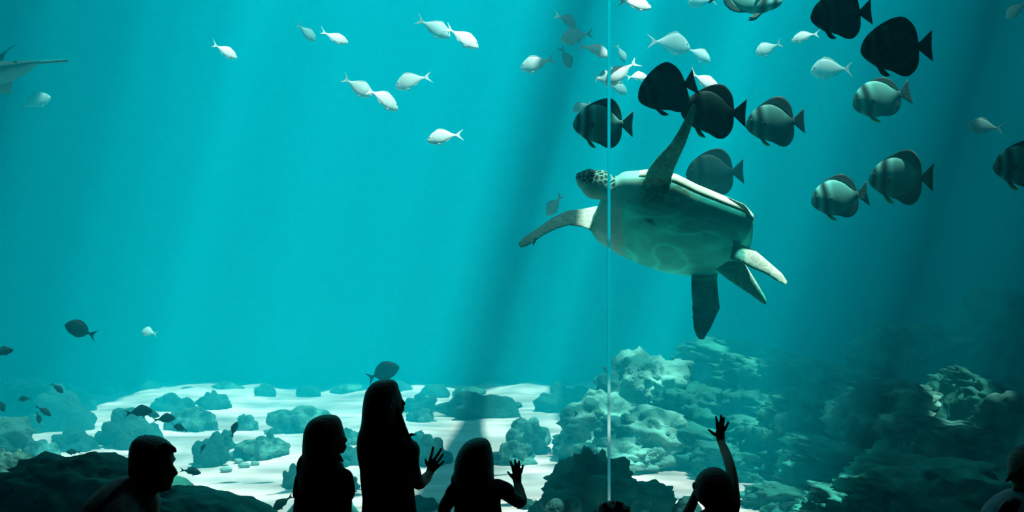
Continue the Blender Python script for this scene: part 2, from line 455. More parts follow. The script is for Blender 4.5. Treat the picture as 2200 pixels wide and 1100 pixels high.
# dark rock bank at the right
bank = tag(empty('rock_bank', P(1900, 1050, 9.0)), 'dark layered rock bank filling the lower right of the tank', 'rock')
R_ = [
 (1690, 880, 10.6, 330, 190, 50, 'hazy sloping slab at the left end of the rock bank', M_ROCK, 16),
 (1660, 985, 9.6, 240, 150, 51, 'shaded slab behind the waving child\'s hand', M_ROCK, 14),
 (1800, 925, 9.6, 330, 130, 52, 'layered slab in the middle of the rock bank', M_ROCK, 18),
 (1760, 830, 11.2, 260, 110, 53, 'far hazy ledge at the top of the rock bank', M_ROCK, 10),
 (1960, 900, 9.0, 300, 150, 54, 'lit ledge of pale rock in the right bank', M_ROCKDAPPLE, 8),
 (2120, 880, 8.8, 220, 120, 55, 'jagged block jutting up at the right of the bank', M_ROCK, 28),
 (2060, 960, 8.5, 320, 110, 56, 'pale mottled slab low in the right bank', M_ROCKDAPPLE, 12),
 (2190, 930, 8.3, 180, 170, 57, 'bright greenish rock at the right edge', M_ROCKDAPPLE, 0),
 (1830, 1010, 8.7, 300, 110, 58, 'dark layered slab left of the lowest boulder', M_ROCKDARK, 14),
 (1700, 1085, 8.3, 200, 80, 59, 'low rubble rock at the edge of the bright sand', M_ROCK, 4),
 (2030, 1085, 7.3, 420, 200, 60, 'very dark boulder at the bottom right', M_ROCKDARK, 4),
 (1850, 1110, 7.4, 260, 130, 61, 'very dark low boulder left of the bottom right one', M_ROCKDARK, 8),
 (2000, 790, 12.0, 320, 160, 62, 'far dim rock face behind the right bank', M_ROCK, 12),
 (2180, 740, 12.5, 260, 220, 63, 'far dim rock face at the right edge', M_ROCK, 18),
 (1600, 800, 12.5, 300, 130, 64, 'far hazy rock rise behind the turtle\'s hind flipper', M_ROCK, 10),
]
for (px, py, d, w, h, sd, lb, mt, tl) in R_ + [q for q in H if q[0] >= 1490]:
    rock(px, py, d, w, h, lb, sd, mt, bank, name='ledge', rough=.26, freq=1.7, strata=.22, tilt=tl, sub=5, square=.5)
# shaded rocks in front at the left
left = tag(empty('rock_outcrop', P(260, 1160, 7.2)), 'broad dark rock outcrop behind the crouching man', 'rock')
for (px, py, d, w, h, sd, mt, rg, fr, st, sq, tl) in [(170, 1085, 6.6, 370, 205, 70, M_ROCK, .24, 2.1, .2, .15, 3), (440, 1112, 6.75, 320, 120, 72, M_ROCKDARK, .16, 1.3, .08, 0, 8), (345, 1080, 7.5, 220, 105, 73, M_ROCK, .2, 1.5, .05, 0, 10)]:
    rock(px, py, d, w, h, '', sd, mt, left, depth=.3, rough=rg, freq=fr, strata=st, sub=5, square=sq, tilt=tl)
rock(22, 1050, 7.8, 110, 150, 'mottled boulder at the lower left edge', 71, M_CORALSP, group='boulders at the sides', rough=.3, freq=2.2, sub=5)
rock(690, 1112, 7.4, 150, 100, 'dark boulder low behind the girl in short sleeves', 74, M_ROCKDARK, group='boulders at the sides', rough=.2)
rock(10, 945, 9.6, 120, 90, 'hazy reef rock at the left edge', 75, M_CORAL, group='boulders at the sides', rough=.34, freq=2.2)

# ------------------------------------------------------------------ organic forms: shapes that fuse into one continuous skin
def add_ellipsoid(bm, c, r, rot=None, seg=20):
    M = Matrix.Translation(c) @ (rot.to_4x4() if rot is not None else Matrix.Identity(4)) @ Matrix.Diagonal((*r, 1))
    bmesh.ops.create_uvsphere(bm, u_segments=seg, v_segments=seg * 2 // 3, radius=1.0, matrix=M)

def add_loft(bm, rings):
    """rings: lists of equally many points; closed with end fans"""
    R = [[bm.verts.new(p) for p in ring] for ring in rings]
    n = len(R[0])
    for a, b in zip(R, R[1:]):
        for k in range(n):
            bm.faces.new((a[k], a[(k + 1) % n], b[(k + 1) % n], b[k]))
    for ring, rev in ((R[0], True), (R[-1], False)):
        c = bm.verts.new(sum((v.co for v in ring), Vector()) / n)
        for k in range(n):
            f = (ring[k], ring[(k + 1) % n], c)
            bm.faces.new(f[::-1] if rev else f)

def add_tube(bm, pts, rad, seg=14, flat=None):
    """limb through pts with radius per point, rounded ends; flat = (direction, factor) squashes the section along a direction"""
    pts = [Vector(p) for p in pts]; rings = []
    n = len(pts)
    # resample smoothly
    P2, R2 = [], []
    for i in range(n - 1):
        p0, p1, p2, p3 = pts[max(i-1, 0)], pts[i], pts[i+1], pts[min(i+2, n-1)]
        for s in range(5):
            t = s / 5
            P2.append(0.5 * ((2*p1) + (p2-p0)*t + (2*p0-5*p1+4*p2-p3)*t*t + (3*p1-p0-3*p2+p3)*t**3))
            R2.append(rad[i] + (rad[i+1] - rad[i]) * (t*t*(3-2*t)))
    P2.append(pts[-1]); R2.append(rad[-1])
    def frame(i):
        a, b = P2[max(i-1, 0)], P2[min(i+1, len(P2)-1)]
        return (b - a).normalized()
    ref = Vector((0.31, 0.93, 0.17))
    seq = []
    t0 = frame(0); t1 = frame(len(P2)-1)
    for k in (3, 2, 1): seq.append((P2[0] - t0 * R2[0] * math.sin(k*math.pi/7), R2[0] * max(math.cos(k*math.pi/7), .1), t0))
    for i in range(len(P2)): seq.append((P2[i], R2[i], frame(i)))
    for k in (1, 2, 3): seq.append((P2[-1] + t1 * R2[-1] * math.sin(k*math.pi/7), R2[-1] * max(math.cos(k*math.pi/7), .1), t1))
    for c, r, t in seq:
        u = ref.cross(t)
        if u.length < 1e-3: u = Vector((1, 0, 0)).cross(t)
        u.normalize(); w = t.cross(u)
        ring = []
        for k in range(seg):
            a = 2*math.pi*k/seg
            o = (u*math.cos(a) + w*math.sin(a)) * r
            if flat: o = o - flat[0] * (o.dot(flat[0])) * (1 - flat[1])
            ring.append(c + o)
        rings.append(ring)
    add_loft(bm, rings)

def fuse(name, bm, voxel=0.006, smooth=6, factor=0.5):
    """one continuous skin over all the shapes in bm"""
    bmesh.ops.recalc_face_normals(bm, faces=bm.faces[:])
    me = bpy.data.meshes.new(name + '_raw'); bm.to_mesh(me); bm.free()
    o = bpy.data.objects.new(name + '_raw', me); COL.objects.link(o)
    r = o.modifiers.new('r', 'REMESH'); r.mode = 'VOXEL'; r.voxel_size = voxel
    if smooth:
        s = o.modifiers.new('s', 'SMOOTH'); s.iterations = smooth; s.factor = factor
    dg = bpy.context.evaluated_depsgraph_get()
    res = bpy.data.meshes.new_from_object(o.evaluated_get(dg))
    res.name = name
    bpy.data.objects.remove(o); bpy.data.meshes.remove(me)
    return res

def normals(me):
    n = np.empty(len(me.vertices) * 3, dtype=np.float32); me.vertices.foreach_get('normal', n)
    return n.reshape(-1, 3)

def cells(v, pts):
    """cell pattern: distance to the border between the nearest two seed points, in metres"""
    f1 = np.full(len(v), 9.0); f2 = np.full(len(v), 9.0)
    for p in pts:
        d = np.linalg.norm(v - p, axis=1)
        m = d < f1
        f2 = np.where(m, f1, np.minimum(f2, d)); f1 = np.where(m, d, f1)
    return f2 - f1

# ------------------------------------------------------------------ fish
def interp(pts, t):
    xs = [p[0] for p in pts]; ys = [p[1] for p in pts]
    # smooth (Catmull-like) interpolation through the control points
    t = np.asarray(t, dtype=float)
    n = len(xs)
    m = np.zeros(n)
    for i in range(n):
        a, b = max(i - 1, 0), min(i + 1, n - 1)
        m[i] = (ys[b] - ys[a]) / (xs[b] - xs[a])
    i = np.clip(np.searchsorted(xs, t, side='right') - 1, 0, n - 2)
    xs = np.array(xs); ys = np.array(ys)
    h = xs[i + 1] - xs[i]; s = np.clip((t - xs[i]) / h, 0, 1)
    return ((2*s**3 - 3*s**2 + 1) * ys[i] + (s**3 - 2*s**2 + s) * h * m[i] + (-2*s**3 + 3*s**2) * ys[i+1] + (s**3 - s**2) * h * m[i+1])

def bend_pts(v, bend):
    """curve the tail of a swimming fish sideways"""
    x = v[:, 0]; k = np.clip(0.1 - x, 0, None)
    v = v.copy(); v[:, 1] += bend * k * k
    return v

def fish_body_mesh(name, L, top, bot, wid, colfn, bend, nt_=30, nr=18):
    ts = (1 - np.cos(np.linspace(0, math.pi, nt_))) / 2 * 0.35 + np.linspace(0, 1, nt_) * 0.65
    tp, bt, wd = interp(top, ts), interp(bot, ts), np.clip(interp(wid, ts), 0.002, None)
    vs = []; tv = []
    for i, t in enumerate(ts):
        c, r = (tp[i] + bt[i]) / 2, max((tp[i] - bt[i]) / 2, 0.002)
        for k in range(nr):
            a = 2 * math.pi * k / nr
            s_, c_ = math.sin(a), math.cos(a)
            y = wd[i] * np.sign(s_) * abs(s_) ** 1.15
            z = c + r * c_
            vs.append((0.5 - t, y, z)); tv.append((t, (c_ + 1) / 2))
    n = len(vs)
    vs.append((0.5 + 0.004, 0, (tp[0] + bt[0]) / 2)); tv.append((0, .5))
    vs.append((-0.5 - 0.004, 0, (tp[-1] + bt[-1]) / 2)); tv.append((1, .5))
    fs = []
    for i in range(nt_ - 1):
        for k in range(nr):
            k2 = (k + 1) % nr
            fs.append((i*nr + k, (i+1)*nr + k, (i+1)*nr + k2, i*nr + k2))
    for k in range(nr):
        k2 = (k + 1) % nr
        fs.append((n, k, k2)); fs.append((n + 1, (nt_-1)*nr + k2, (nt_-1)*nr + k))
    v = bend_pts(np.array(vs), bend) * L
    me = mesh_from(name, v, fs)
    tv = np.array(tv)
    set_cols(me, colfn(tv[:, 0], tv[:, 1]))
    return me

def fin_mesh(name, L, base, tip, bend, c0, c1, thick=0.010, splay=0.0, ripple=0.004, nu=14, nv=6, yoff=0.0):
    """a thin tapering fin between a base line and an outer edge (points x, z in body lengths); splay leans it sideways"""
    def res(pts):
        pts = np.array(pts, dtype=float)
        d = np.r_[0, np.cumsum(np.linalg.norm(np.diff(pts, axis=0), axis=1))]; d /= d[-1]
        u = np.linspace(0, 1, nu)
        return np.stack([interp(list(zip(d, pts[:, 0])), u), interp(list(zip(d, pts[:, 1])), u)], 1)
    B, T = res(base), res(tip)
    vs, cs = [], []
    for side in (1, -1):
        for j in range(nv):
            s = j / (nv - 1)
            for i in range(nu):
                p = B[i] * (1 - s) + T[i] * s
                h = np.linalg.norm(T[i] - B[i])
                y = yoff + side * thick * 0.5 * (1 - 0.75 * s) + splay * s * h + ripple * math.sin(i * 2.1) * s
                if i in (0, nu - 1): y -= side * thick * 0.3 * (1 - 0.75 * s)
                vs.append((p[0], y, p[1]))
                cs.append([a * (1 - s**1.5) + b * s**1.5 for a, b in zip(c0, c1)])
    fs = []
    n = nu * nv
    for j in range(nv - 1):
        for i in range(nu - 1):
            a = j * nu + i
            fs.append((a, a + 1, a + nu + 1, a + nu)); fs.append((n + a, n + a + nu, n + a + nu + 1, n + a + 1))
    rim = [i for i in range(nu)] + [j * nu + nu - 1 for j in range(1, nv)] + [(nv-1)*nu + i for i in range(nu - 2, -1, -1)] + [j * nu for j in range(nv - 2, 0, -1)]
    for a, b in zip(rim, rim[1:] + rim[:1]): fs.append((b, a, n + a, n + b))
    me = mesh_from(name, bend_pts(np.array(vs), bend) * L, fs)
    set_cols(me, np.array(cs))
    return me

def eye_mesh(L, r):
    bm = bmesh.new(); bmesh.ops.create_uvsphere(bm, u_segments=12, v_segments=8, radius=r * L)
    for v in bm.verts: v.co.y *= 0.6
    me = bpy.data.meshes.new('eye'); bm.to_mesh(me); bm.free(); return me

M_FISH = vcol_mat('fish_skin', rough=0.6, spec=0.06, grain=0.18, gscale=30)
M_FIN = vcol_mat('fish_fin', rough=0.6, spec=0.2, grain=0.25, gscale=24, translucent=0.25)
M_EYE = surf_mat('fish_eye', (0.004, 0.004, 0.004), (0.008, 0.008, 0.008), 20, 0.15, spec=0.6)

def place_fish(name, px, py, d, face, pitch, yaw, roll, label, cat, group):
    """face +1 swims to the right of the picture, -1 to the left; pitch lifts the nose, yaw turns it away from the viewer"""
    r = empty(name, P(px, py, d))
    rz = (0 if face > 0 else math.pi) + math.radians(yaw) * face
    M = Matrix.Rotation(rz, 4, 'Z') @ Matrix.Rotation(-math.radians(pitch), 4, 'Y') @ Matrix.Rotation(math.radians(roll), 4, 'X')
    r.rotation_euler = M.to_euler()
    tag(r, label, cat, group)
    return r

def batfish(px, py, lenpx, d, label, face=-1, pitch=0, yaw=0, roll=0, tone=1.0, fins=1.0, pale=1.0, bend=0.2, yellow=True, dx=0.0):
    L = lenpx / 1.21 / F * d / max(math.cos(math.radians(yaw)), 0.3)
    r = place_fish('batfish', px, py, d, face, pitch, yaw, roll, label, 'fish', 'striped batfish around the turtle')
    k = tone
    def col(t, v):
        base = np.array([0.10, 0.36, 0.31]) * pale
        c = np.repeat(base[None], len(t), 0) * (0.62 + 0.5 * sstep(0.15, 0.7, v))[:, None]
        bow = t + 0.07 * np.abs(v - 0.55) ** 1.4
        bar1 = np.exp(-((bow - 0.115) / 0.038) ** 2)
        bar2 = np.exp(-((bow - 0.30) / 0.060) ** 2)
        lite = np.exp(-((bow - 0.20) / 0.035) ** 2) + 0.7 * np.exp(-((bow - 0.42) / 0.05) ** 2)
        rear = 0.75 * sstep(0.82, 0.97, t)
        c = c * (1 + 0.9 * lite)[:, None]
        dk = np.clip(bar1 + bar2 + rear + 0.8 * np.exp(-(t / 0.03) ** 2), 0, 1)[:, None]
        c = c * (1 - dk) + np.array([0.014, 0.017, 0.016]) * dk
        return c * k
    top = [(0, .00), (.02, .07), (.06, .15), (.15, .26), (.3, .36), (.5, .395), (.7, .31), (.85, .17), (.94, .085), (1, .07)]
    bot = [(0, -.06), (.02, -.11), (.06, -.16), (.15, -.24), (.3, -.33), (.5, -.365), (.7, -.30), (.85, -.165), (.94, -.085), (1, -.07)]
    wid = [(0, .012), (.04, .05), (.15, .085), (.3, .10), (.5, .09), (.75, .05), (.92, .026), (1, .02)]
    body = link('body', fish_body_mesh('batfish_body', L, top, bot, wid, col, bend), M_FISH, r)
    dk = np.array([0.012, 0.024, 0.022]) * k; md = np.array([0.03, 0.12, 0.105]) * k
    f = fins
    def up(t): return float(interp(top, t))
    def dn(t): return float(interp(bot, t))
    dors_b = [(0.5 - t, up(t) - 0.02) for t in (.24, .4, .55, .7, .85, .965)]
    dors_t = [(0.26, up(.24) + .004), (.10, .36 + .075 * f), (-.08, .36 + .15 * f), (-.24, .32 + .20 * f), (-.36, .24 + .19 * f), (-.44, .14 + .15 * f), (-.475, .085)]
    anal_b = [(0.5 - t, dn(t) + 0.02) for t in (.42, .52, .64, .76, .88, .965)]
    anal_t = [(.08, dn(.42) - .004), (-.03, -.34 - .06 * f), (-.17, -.33 - .15 * f), (-.30, -.28 - .21 * f), (-.41, -.20 - .20 * f), (-.47, -.12 - .14 * f), (-.48, -.085)]
    link('dorsal_fin', fin_mesh('dorsal_fin', L, dors_b, dors_t, bend, md, dk, 0.03), M_FIN, r)
    link('anal_fin', fin_mesh('anal_fin', L, anal_b, anal_t, bend, md, dk, 0.03), M_FIN, r)
    link('tail_fin', fin_mesh('tail_fin', L, [(-.485, .068), (-.49, 0), (-.485, -.068)], [(-.70, .27), (-.69, .13), (-.685, 0), (-.69, -.13), (-.70, -.27)], bend, md * 1.1, dk, 0.022), M_FIN, r)
    ye = np.array([0.50, 0.62, 0.03]) if yellow else md
    for s in (1, -1):
        link('pelvic_fin', fin_mesh('pelvic_fin', L, [(.24, -.29), (.20, -.305), (.16, -.315)], [(.16, -.43), (.10, -.47), (.02, -.48)], 0, dk * 1.5, ye, 0.016, splay=0.10 * s, yoff=0.02 * s), M_FIN, r)
        link('pectoral_fin', fin_mesh('pectoral_fin', L, [(.20, .01), (.195, -.03), (.19, -.07)], [(.09, .015), (.06, -.04), (.09, -.10)], 0, md * 1.3, md, 0.008, splay=0.35 * s, yoff=0.088 * s), M_FIN, r)
        e = link('eye', eye_mesh(L, 0.030), M_EYE, r)
        e.location = (0.385 * L, 0.066 * s * L, 0.07 * L)
    return r

def bream(px, py, lenpx, d, label, face=1, pitch=0, yaw=0, roll=0, bend=0.3, tone=1.0, deep=1.0, name='silver_bream', cat='fish', group='pale bream in the open water', c_top=(.92, .92, .88), c_bot=(.80, .84, .80), tail=1.0):
    L = lenpx / 1.22 / F * d / max(math.cos(math.radians(yaw)), 0.35)
    r = place_fish(name, px, py, d, face, pitch, yaw, roll, label, cat, group)
    ct, cb = np.array(c_top) * tone, np.array(c_bot) * tone
    def col(t, v):
        s = sstep(0.25, 0.6, v)[:, None]
        c = cb * (1 - s) + ct * s
        dk = (0.35 * np.exp(-((t - 0.24 - 0.05 * np.abs(v - .5)) / 0.02) ** 2))[:, None]
        return c * (1 - dk)
    q = deep
    top = [(0, -.03 * q), (.03, .02 * q), (.1, .10 * q), (.22, .19 * q), (.38, .235 * q), (.55, .21 * q), (.75, .125 * q), (.9, .055 * q), (1, .042)]
    bot = [(0, -.06 * q), (.03, -.09 * q), (.1, -.14 * q), (.22, -.19 * q), (.38, -.215 * q), (.55, -.19 * q), (.75, -.11 * q), (.9, -.05 * q), (1, -.042)]
    wid = [(0, .015), (.05, .05), (.2, .085), (.35, .095), (.6, .07), (.85, .03), (1, .016)]
    link('body', fish_body_mesh(name + '_body', L, top, bot, wid, col, bend, 24, 14), M_FISH, r)
    fc = ct * 0.9
    link('tail_fin', fin_mesh('tail_fin', L, [(-.485, .04), (-.492, 0), (-.485, -.04)], [(-.74, .20 * tail), (-.64, .075 * tail), (-.60, 0), (-.64, -.075 * tail), (-.74, -.20 * tail)], bend, fc, fc * .85, 0.02, nu=11, nv=4), M_FIN, r)
    tb = lambda t: float(interp(top, t)) - .015
    bb = lambda t: float(interp(bot, t)) + .015
    link('dorsal_fin', fin_mesh('dorsal_fin', L, [(.5 - t, tb(t)) for t in (.3, .5, .7, .88)], [(.22, tb(.3) + .01), (.08, tb(.45) + .075), (-.1, tb(.62) + .075), (-.27, tb(.8) + .06), (-.38, tb(.9) + .02)], bend, fc, fc * .8, 0.014, nu=10, nv=4), M_FIN, r)
    link('anal_fin', fin_mesh('anal_fin', L, [(.5 - t, bb(t)) for t in (.6, .72, .88)], [(-.1, bb(.6) - .01), (-.16, bb(.68) - .07), (-.28, bb(.8) - .05), (-.38, bb(.9) - .015)], bend, fc, fc * .8, 0.014, nu=8, nv=4), M_FIN, r)
    for s in (1, -1):
        link('pelvic_fin', fin_mesh('pelvic_fin', L, [(.16, -.17 * q), (.11, -.19 * q)], [(.09, -.17 * q - .10), (.02, -.18 * q - .09)], 0, fc, fc, 0.016, splay=.2 * s, yoff=.02 * s, nu=5, nv=4), M_FIN, r)
        e = link('eye', eye_mesh(L, 0.026), M_EYE, r); e.location = (.385 * L, .062 * s * L, .03 * L)
    return r

def surgeon(px, py, lenpx, d, label, face=-1, pitch=0, yaw=0, roll=0, bend=0.3):
    L = lenpx / 1.24 / F * d / max(math.cos(math.radians(yaw)), 0.35)
    r = place_fish('surgeonfish', px, py, d, face, pitch, yaw, roll, label, 'fish', 'dark surgeonfish')
    def col(t, v):
        c = np.repeat(np.array([[.002, .010, .010]]), len(t), 0)
        return c * (0.8 + 0.5 * v)[:, None]
    top = [(0, -.04), (.03, .04), (.12, .17), (.28, .285), (.45, .31), (.65, .255), (.85, .11), (.95, .045), (1, .04)]
    bot = [(0, -.09), (.03, -.13), (.12, -.21), (.28, -.285), (.45, -.30), (.65, -.25), (.85, -.11), (.95, -.045), (1, -.04)]
    wid = [(0, .02), (.05, .05), (.2, .085), (.4, .09), (.65, .06), (.9, .024), (1, .018)]
    link('body', fish_body_mesh('surgeonfish_body', L, top, bot, wid, col, bend, 24, 14), M_FISH, r)
    c = np.array([.002, .009, .009])
    tb = lambda t: float(interp(top, t)) - .015
    bb = lambda t: float(interp(bot, t)) + .015
    link('dorsal_fin', fin_mesh('dorsal_fin', L, [(.5 - t, tb(t)) for t in (.25, .5, .7, .93)], [(.27, tb(.25) + .01), (.05, tb(.45) + .06), (-.15, tb(.65) + .085), (-.33, tb(.83) + .10), (-.43, tb(.93) + .02)], bend, c, c, 0.02), M_FIN, r)
    link('anal_fin', fin_mesh('anal_fin', L, [(.5 - t, bb(t)) for t in (.4, .6, .75, .93)], [(.1, bb(.4) - .01), (-.05, bb(.55) - .06), (-.2, bb(.7) - .08), (-.33, bb(.83) - .09), (-.43, bb(.93) - .02)], bend, c, c, 0.02), M_FIN, r)
    link('tail_fin', fin_mesh('tail_fin', L, [(-.485, .04), (-.49, 0), (-.485, -.04)], [(-.75, .25), (-.66, .1), (-.63, 0), (-.66, -.1), (-.75, -.25)], bend, c, c, 0.02, nu=11), M_FIN, r)
    for s in (1, -1):
        link('pectoral_fin', fin_mesh('pectoral_fin', L, [(.22, -.02), (.2, -.09)], [(.08, -.02), (.06, -.12)], 0, c, c, .01, splay=.4 * s, yoff=.075 * s, nu=6, nv=4), M_FIN, r)
        e = link('eye', eye_mesh(L, .024), M_EYE, r); e.location = (.37 * L, .065 * s * L, .07 * L)
    return r

# --- striped batfish
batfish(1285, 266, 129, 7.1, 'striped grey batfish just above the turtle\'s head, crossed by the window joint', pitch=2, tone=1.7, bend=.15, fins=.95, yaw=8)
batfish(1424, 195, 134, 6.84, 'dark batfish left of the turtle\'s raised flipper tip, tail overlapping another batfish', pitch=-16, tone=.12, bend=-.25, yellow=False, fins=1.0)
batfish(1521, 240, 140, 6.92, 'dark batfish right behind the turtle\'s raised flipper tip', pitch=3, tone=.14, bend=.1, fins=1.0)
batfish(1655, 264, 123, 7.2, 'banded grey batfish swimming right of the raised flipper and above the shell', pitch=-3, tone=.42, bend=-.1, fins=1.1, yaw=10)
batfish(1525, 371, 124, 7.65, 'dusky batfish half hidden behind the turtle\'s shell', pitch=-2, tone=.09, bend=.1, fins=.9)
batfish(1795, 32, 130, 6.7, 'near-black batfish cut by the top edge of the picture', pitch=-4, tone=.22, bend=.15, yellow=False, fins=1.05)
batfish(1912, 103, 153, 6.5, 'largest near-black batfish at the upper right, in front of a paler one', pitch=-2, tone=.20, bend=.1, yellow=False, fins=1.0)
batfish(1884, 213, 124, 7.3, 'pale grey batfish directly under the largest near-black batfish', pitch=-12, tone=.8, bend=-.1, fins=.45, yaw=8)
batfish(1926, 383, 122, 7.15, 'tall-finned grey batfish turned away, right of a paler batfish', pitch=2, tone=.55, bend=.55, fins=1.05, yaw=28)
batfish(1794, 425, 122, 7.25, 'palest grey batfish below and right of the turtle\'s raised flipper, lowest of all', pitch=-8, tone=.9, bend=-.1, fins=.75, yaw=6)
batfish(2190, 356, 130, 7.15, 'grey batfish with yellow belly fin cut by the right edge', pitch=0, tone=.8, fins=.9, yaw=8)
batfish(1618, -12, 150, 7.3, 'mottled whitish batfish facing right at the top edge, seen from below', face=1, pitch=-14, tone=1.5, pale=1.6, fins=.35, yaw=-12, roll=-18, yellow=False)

# --- pale bream
BREAM = [
 # px, py, len, d, face, pitch, yaw, tone, label
 (487, 112, 50, 10.5, 1, -22, 30, 1, 'small white bream alone at the upper left, nose down'),
 (661, 73, 44, 11.5, 1, -30, 30, .45, 'dim bream just left of a brighter one near the top'),
 (723, 83, 58, 10.8, 1, -12, 15, .9, 'white bream right of a dim one, tail to the left'),
 (938, 63, 78, 11.0, 1, -24, 8, .62, 'greyish bream whose head meets a brighter bream\'s tail'),
 (999, 84, 78, 10.2, 1, -28, 10, 1, 'brightest white bream at top centre left of the dark shaft'),
 (773, 190, 68, 10.8, 1, -26, 10, .9, 'white bream nosing down, leftmost of the clustered three'),
 (828, 215, 64, 10.4, 1, -24, 40, .9, 'round-looking white bream in the middle of the clustered three'),
 (879, 174, 76, 10.6, -1, -20, 8, .95, 'white bream with raised forked tail, upper right of the clustered three'),
 (948, 294, 74, 9.8, -1, -12, 8, 1, 'bright white bream swimming alone below the others, facing left'),
 (80, 216, 62, 11.5, 1, 24, 20, .35, 'dim greenish bream alone near the left edge'),
 (1370, 8, 70, 9.8, 1, -8, 15, 1, 'white bream cut by the top edge right of the joint'),
 (1502, 3, 56, 11.5, -1, -5, 20, .5, 'dim bream cut by the top edge beside the whitish batfish'),
 (1220, 44, 48, 12.5, 1, -20, 25, .45, 'faint bream highest of the dim ones left of the joint'),
 (1233, 79, 68, 12.0, -1, -6, 15, .5, 'faint bream facing left under the highest dim one'),
 (1284, 108, 66, 11.2, 1, -18, 15, .85, 'white-backed bream touching the window joint'),
 (1148, 138, 72, 11.0, -1, -12, 10, .8, 'white-backed bream in the dark shaft facing left'),
 (1218, 127, 44, 12.0, 1, -62, 25, .4, 'small dim bream diving steeply left of the joint'),
 (1300, 168, 50, 10.6, 1, 10, 30, .8, 'pale bream just left of the joint with its tail to the left'),
 (1327, 160, 78, 9.8, -1, -38, 20, 1, 'brightest bream beside the joint, tail raised to the right'),
 (1330, 190, 46, 11.5, 1, -20, 20, .45, 'dim small bream below the brightest one at the joint'),
 (1337, 118, 36, 12.0, 1, -65, 30, .4, 'tiny dim bream sliver diving just right of the joint'),
 (1372, 164, 44, 10.0, 1, 5, 10, .95, 'small white bream whose head is hidden by a dark batfish'),
 (1447, 94, 88, 11.0, 1, -8, 10, .7, 'long pale bream above the dark pair of batfish'),
 (1505, 119, 58, 11.8, 1, -26, 12, .6, 'bream with a lit back right of the long pale one'),
 (1646, 106, 56, 10.8, -1, -18, 10, .7, 'pale bream alone between the whitish and near-black batfish'),
 (1724, 79, 48, 10.0, -1, -10, 35, 1, 'white bream nosing out from behind the topmost near-black batfish'),
 (1779, 148, 86, 10.2, -1, -2, 8, .62, 'cream bream left of the largest near-black batfish'),
 (1518, 178, 72, 10.0, 1, -22, 8, .9, 'bright-backed bream peeking out behind a dark batfish'),
 (1246, 230, 40, 11.5, -1, -20, 20, .5, 'dim bream partly behind the batfish at the joint'),
 (1189, 444, 52, 11.5, -1, -48, 20, .45, 'faint bream nosing down above the turtle\'s outstretched flipper'),
 (2180, 23, 42, 9.5, -1, -35, 35, .5, 'small pale bream in the upper right corner'),
 (2110, 272, 66, 10.5, -1, 12, 15, .28, 'faint bream in the dark water near the right edge'),
 (318, 713, 34, 12.5, -1, 10, 20, .7, 'tiny faint bream over the sand at the left'),
]
for (px, py, ln, d, fc, pt, yw, tn, lb) in BREAM:
    k_ = min(1.0, .35 + .75 * tn)
    bream(px, py, ln * 1.04, d * (.83 if tn > .8 else .88), lb, face=fc, pitch=pt, yaw=yw, tone=tn, tail=1.25, c_top=(.94 * k_, .94, .90), c_bot=(.84 * k_, .88, .84), bend=random.uniform(-.4, .4), deep=random.uniform(1.25, 1.45), roll=random.uniform(-8, 8) - (30 * fc if tn > .8 else 12 * fc))

# --- dark fish low over the sand
surgeon(166, 706, 68, 8.0, 'dark round surgeonfish alone in the water at the left', face=-1, pitch=24, bend=-.3)
surgeon(829, 797, 72, 8.8, 'dark surgeonfish just above the tall girl\'s head', face=1, pitch=24, yaw=10, bend=.2)
DARK = [
 (8, 755, 52, 8.6, 1, 14, 0, .05, 'dark chub at the left edge below the surgeonfish'),
 (125, 835, 32, 9.5, 1, -42, 20, .06, 'dark chub nosing down above the far sand'),
 (51, 857, 30, 9.5, -1, -4, 10, .05, 'small dark chub swimming left under the nose-down one'),
 (96, 884, 38, 9.3, 1, -34, 10, .05, 'slim dark chub slanting down to the right'),
 (83, 899, 24, 9.5, 1, -75, 30, .05, 'tiny dark chub below the slanting one'),
 (2, 872, 34, 9.0, 1, -58, 10, .06, 'dark chub diving at the left edge above the reef'),
 (303, 884, 62, 8.8, 1, 8, 0, .04, 'largest dark chub over the man\'s head, facing right'),
 (328, 891, 36, 10.5, 1, -10, 10, .08, 'hazy chub between two darker ones'),
 (357, 899, 46, 8.9, 1, 6, 8, .04, 'dark chub following just right of the largest one'),
 (386, 919, 36, 9.0, -1, 16, 10, .05, 'dark chub facing left above and right of the man'),
 (504, 920, 34, 9.0, 1, 72, 20, .05, 'dark chub swimming straight up over the sand'),
 (436, 962, 22, 9.3, 1, 62, 20, .05, 'tiny dark chub in front of the lobed coral'),
 (413, 1013, 46, 8.6, 1, -8, 5, .04, 'dark chub right before the man\'s nose'),
 (603, 1083, 54, 8.1, -1, -36, 5, .05, 'slim dark chub at the bottom beside the girl in short sleeves'),
 (1180, 1028, 32, 9.2, -1, 10, 8, .05, 'dark chub on the bright sand left of the joint'),
 (1411, 1054, 18, 8.8, 1, -30, 15, .07, 'tiny chub over the sand left of the waving child'),
 (8, 1064, 42, 7.0, -1, -30, 20, .04, 'dark chub low at the left edge before the boulder'),
 (155, 971, 34, 9.0, -1, 0, 10, .07, 'hazy chub just above the big boulder'),
]
for (px, py, ln, d, fc, pt, yw, tn, lb) in DARK:
    bream(px, py, ln, d * .9, lb, face=fc, pitch=pt, yaw=yw, bend=random.uniform(-.3, .3), deep=random.uniform(.85, 1.1), name='dark_chub', group='dark chubs low over the reef', c_top=(tn * .08, tn * .36, tn * .33), c_bot=(tn * .1, tn * .45, tn * .4), tail=.8)

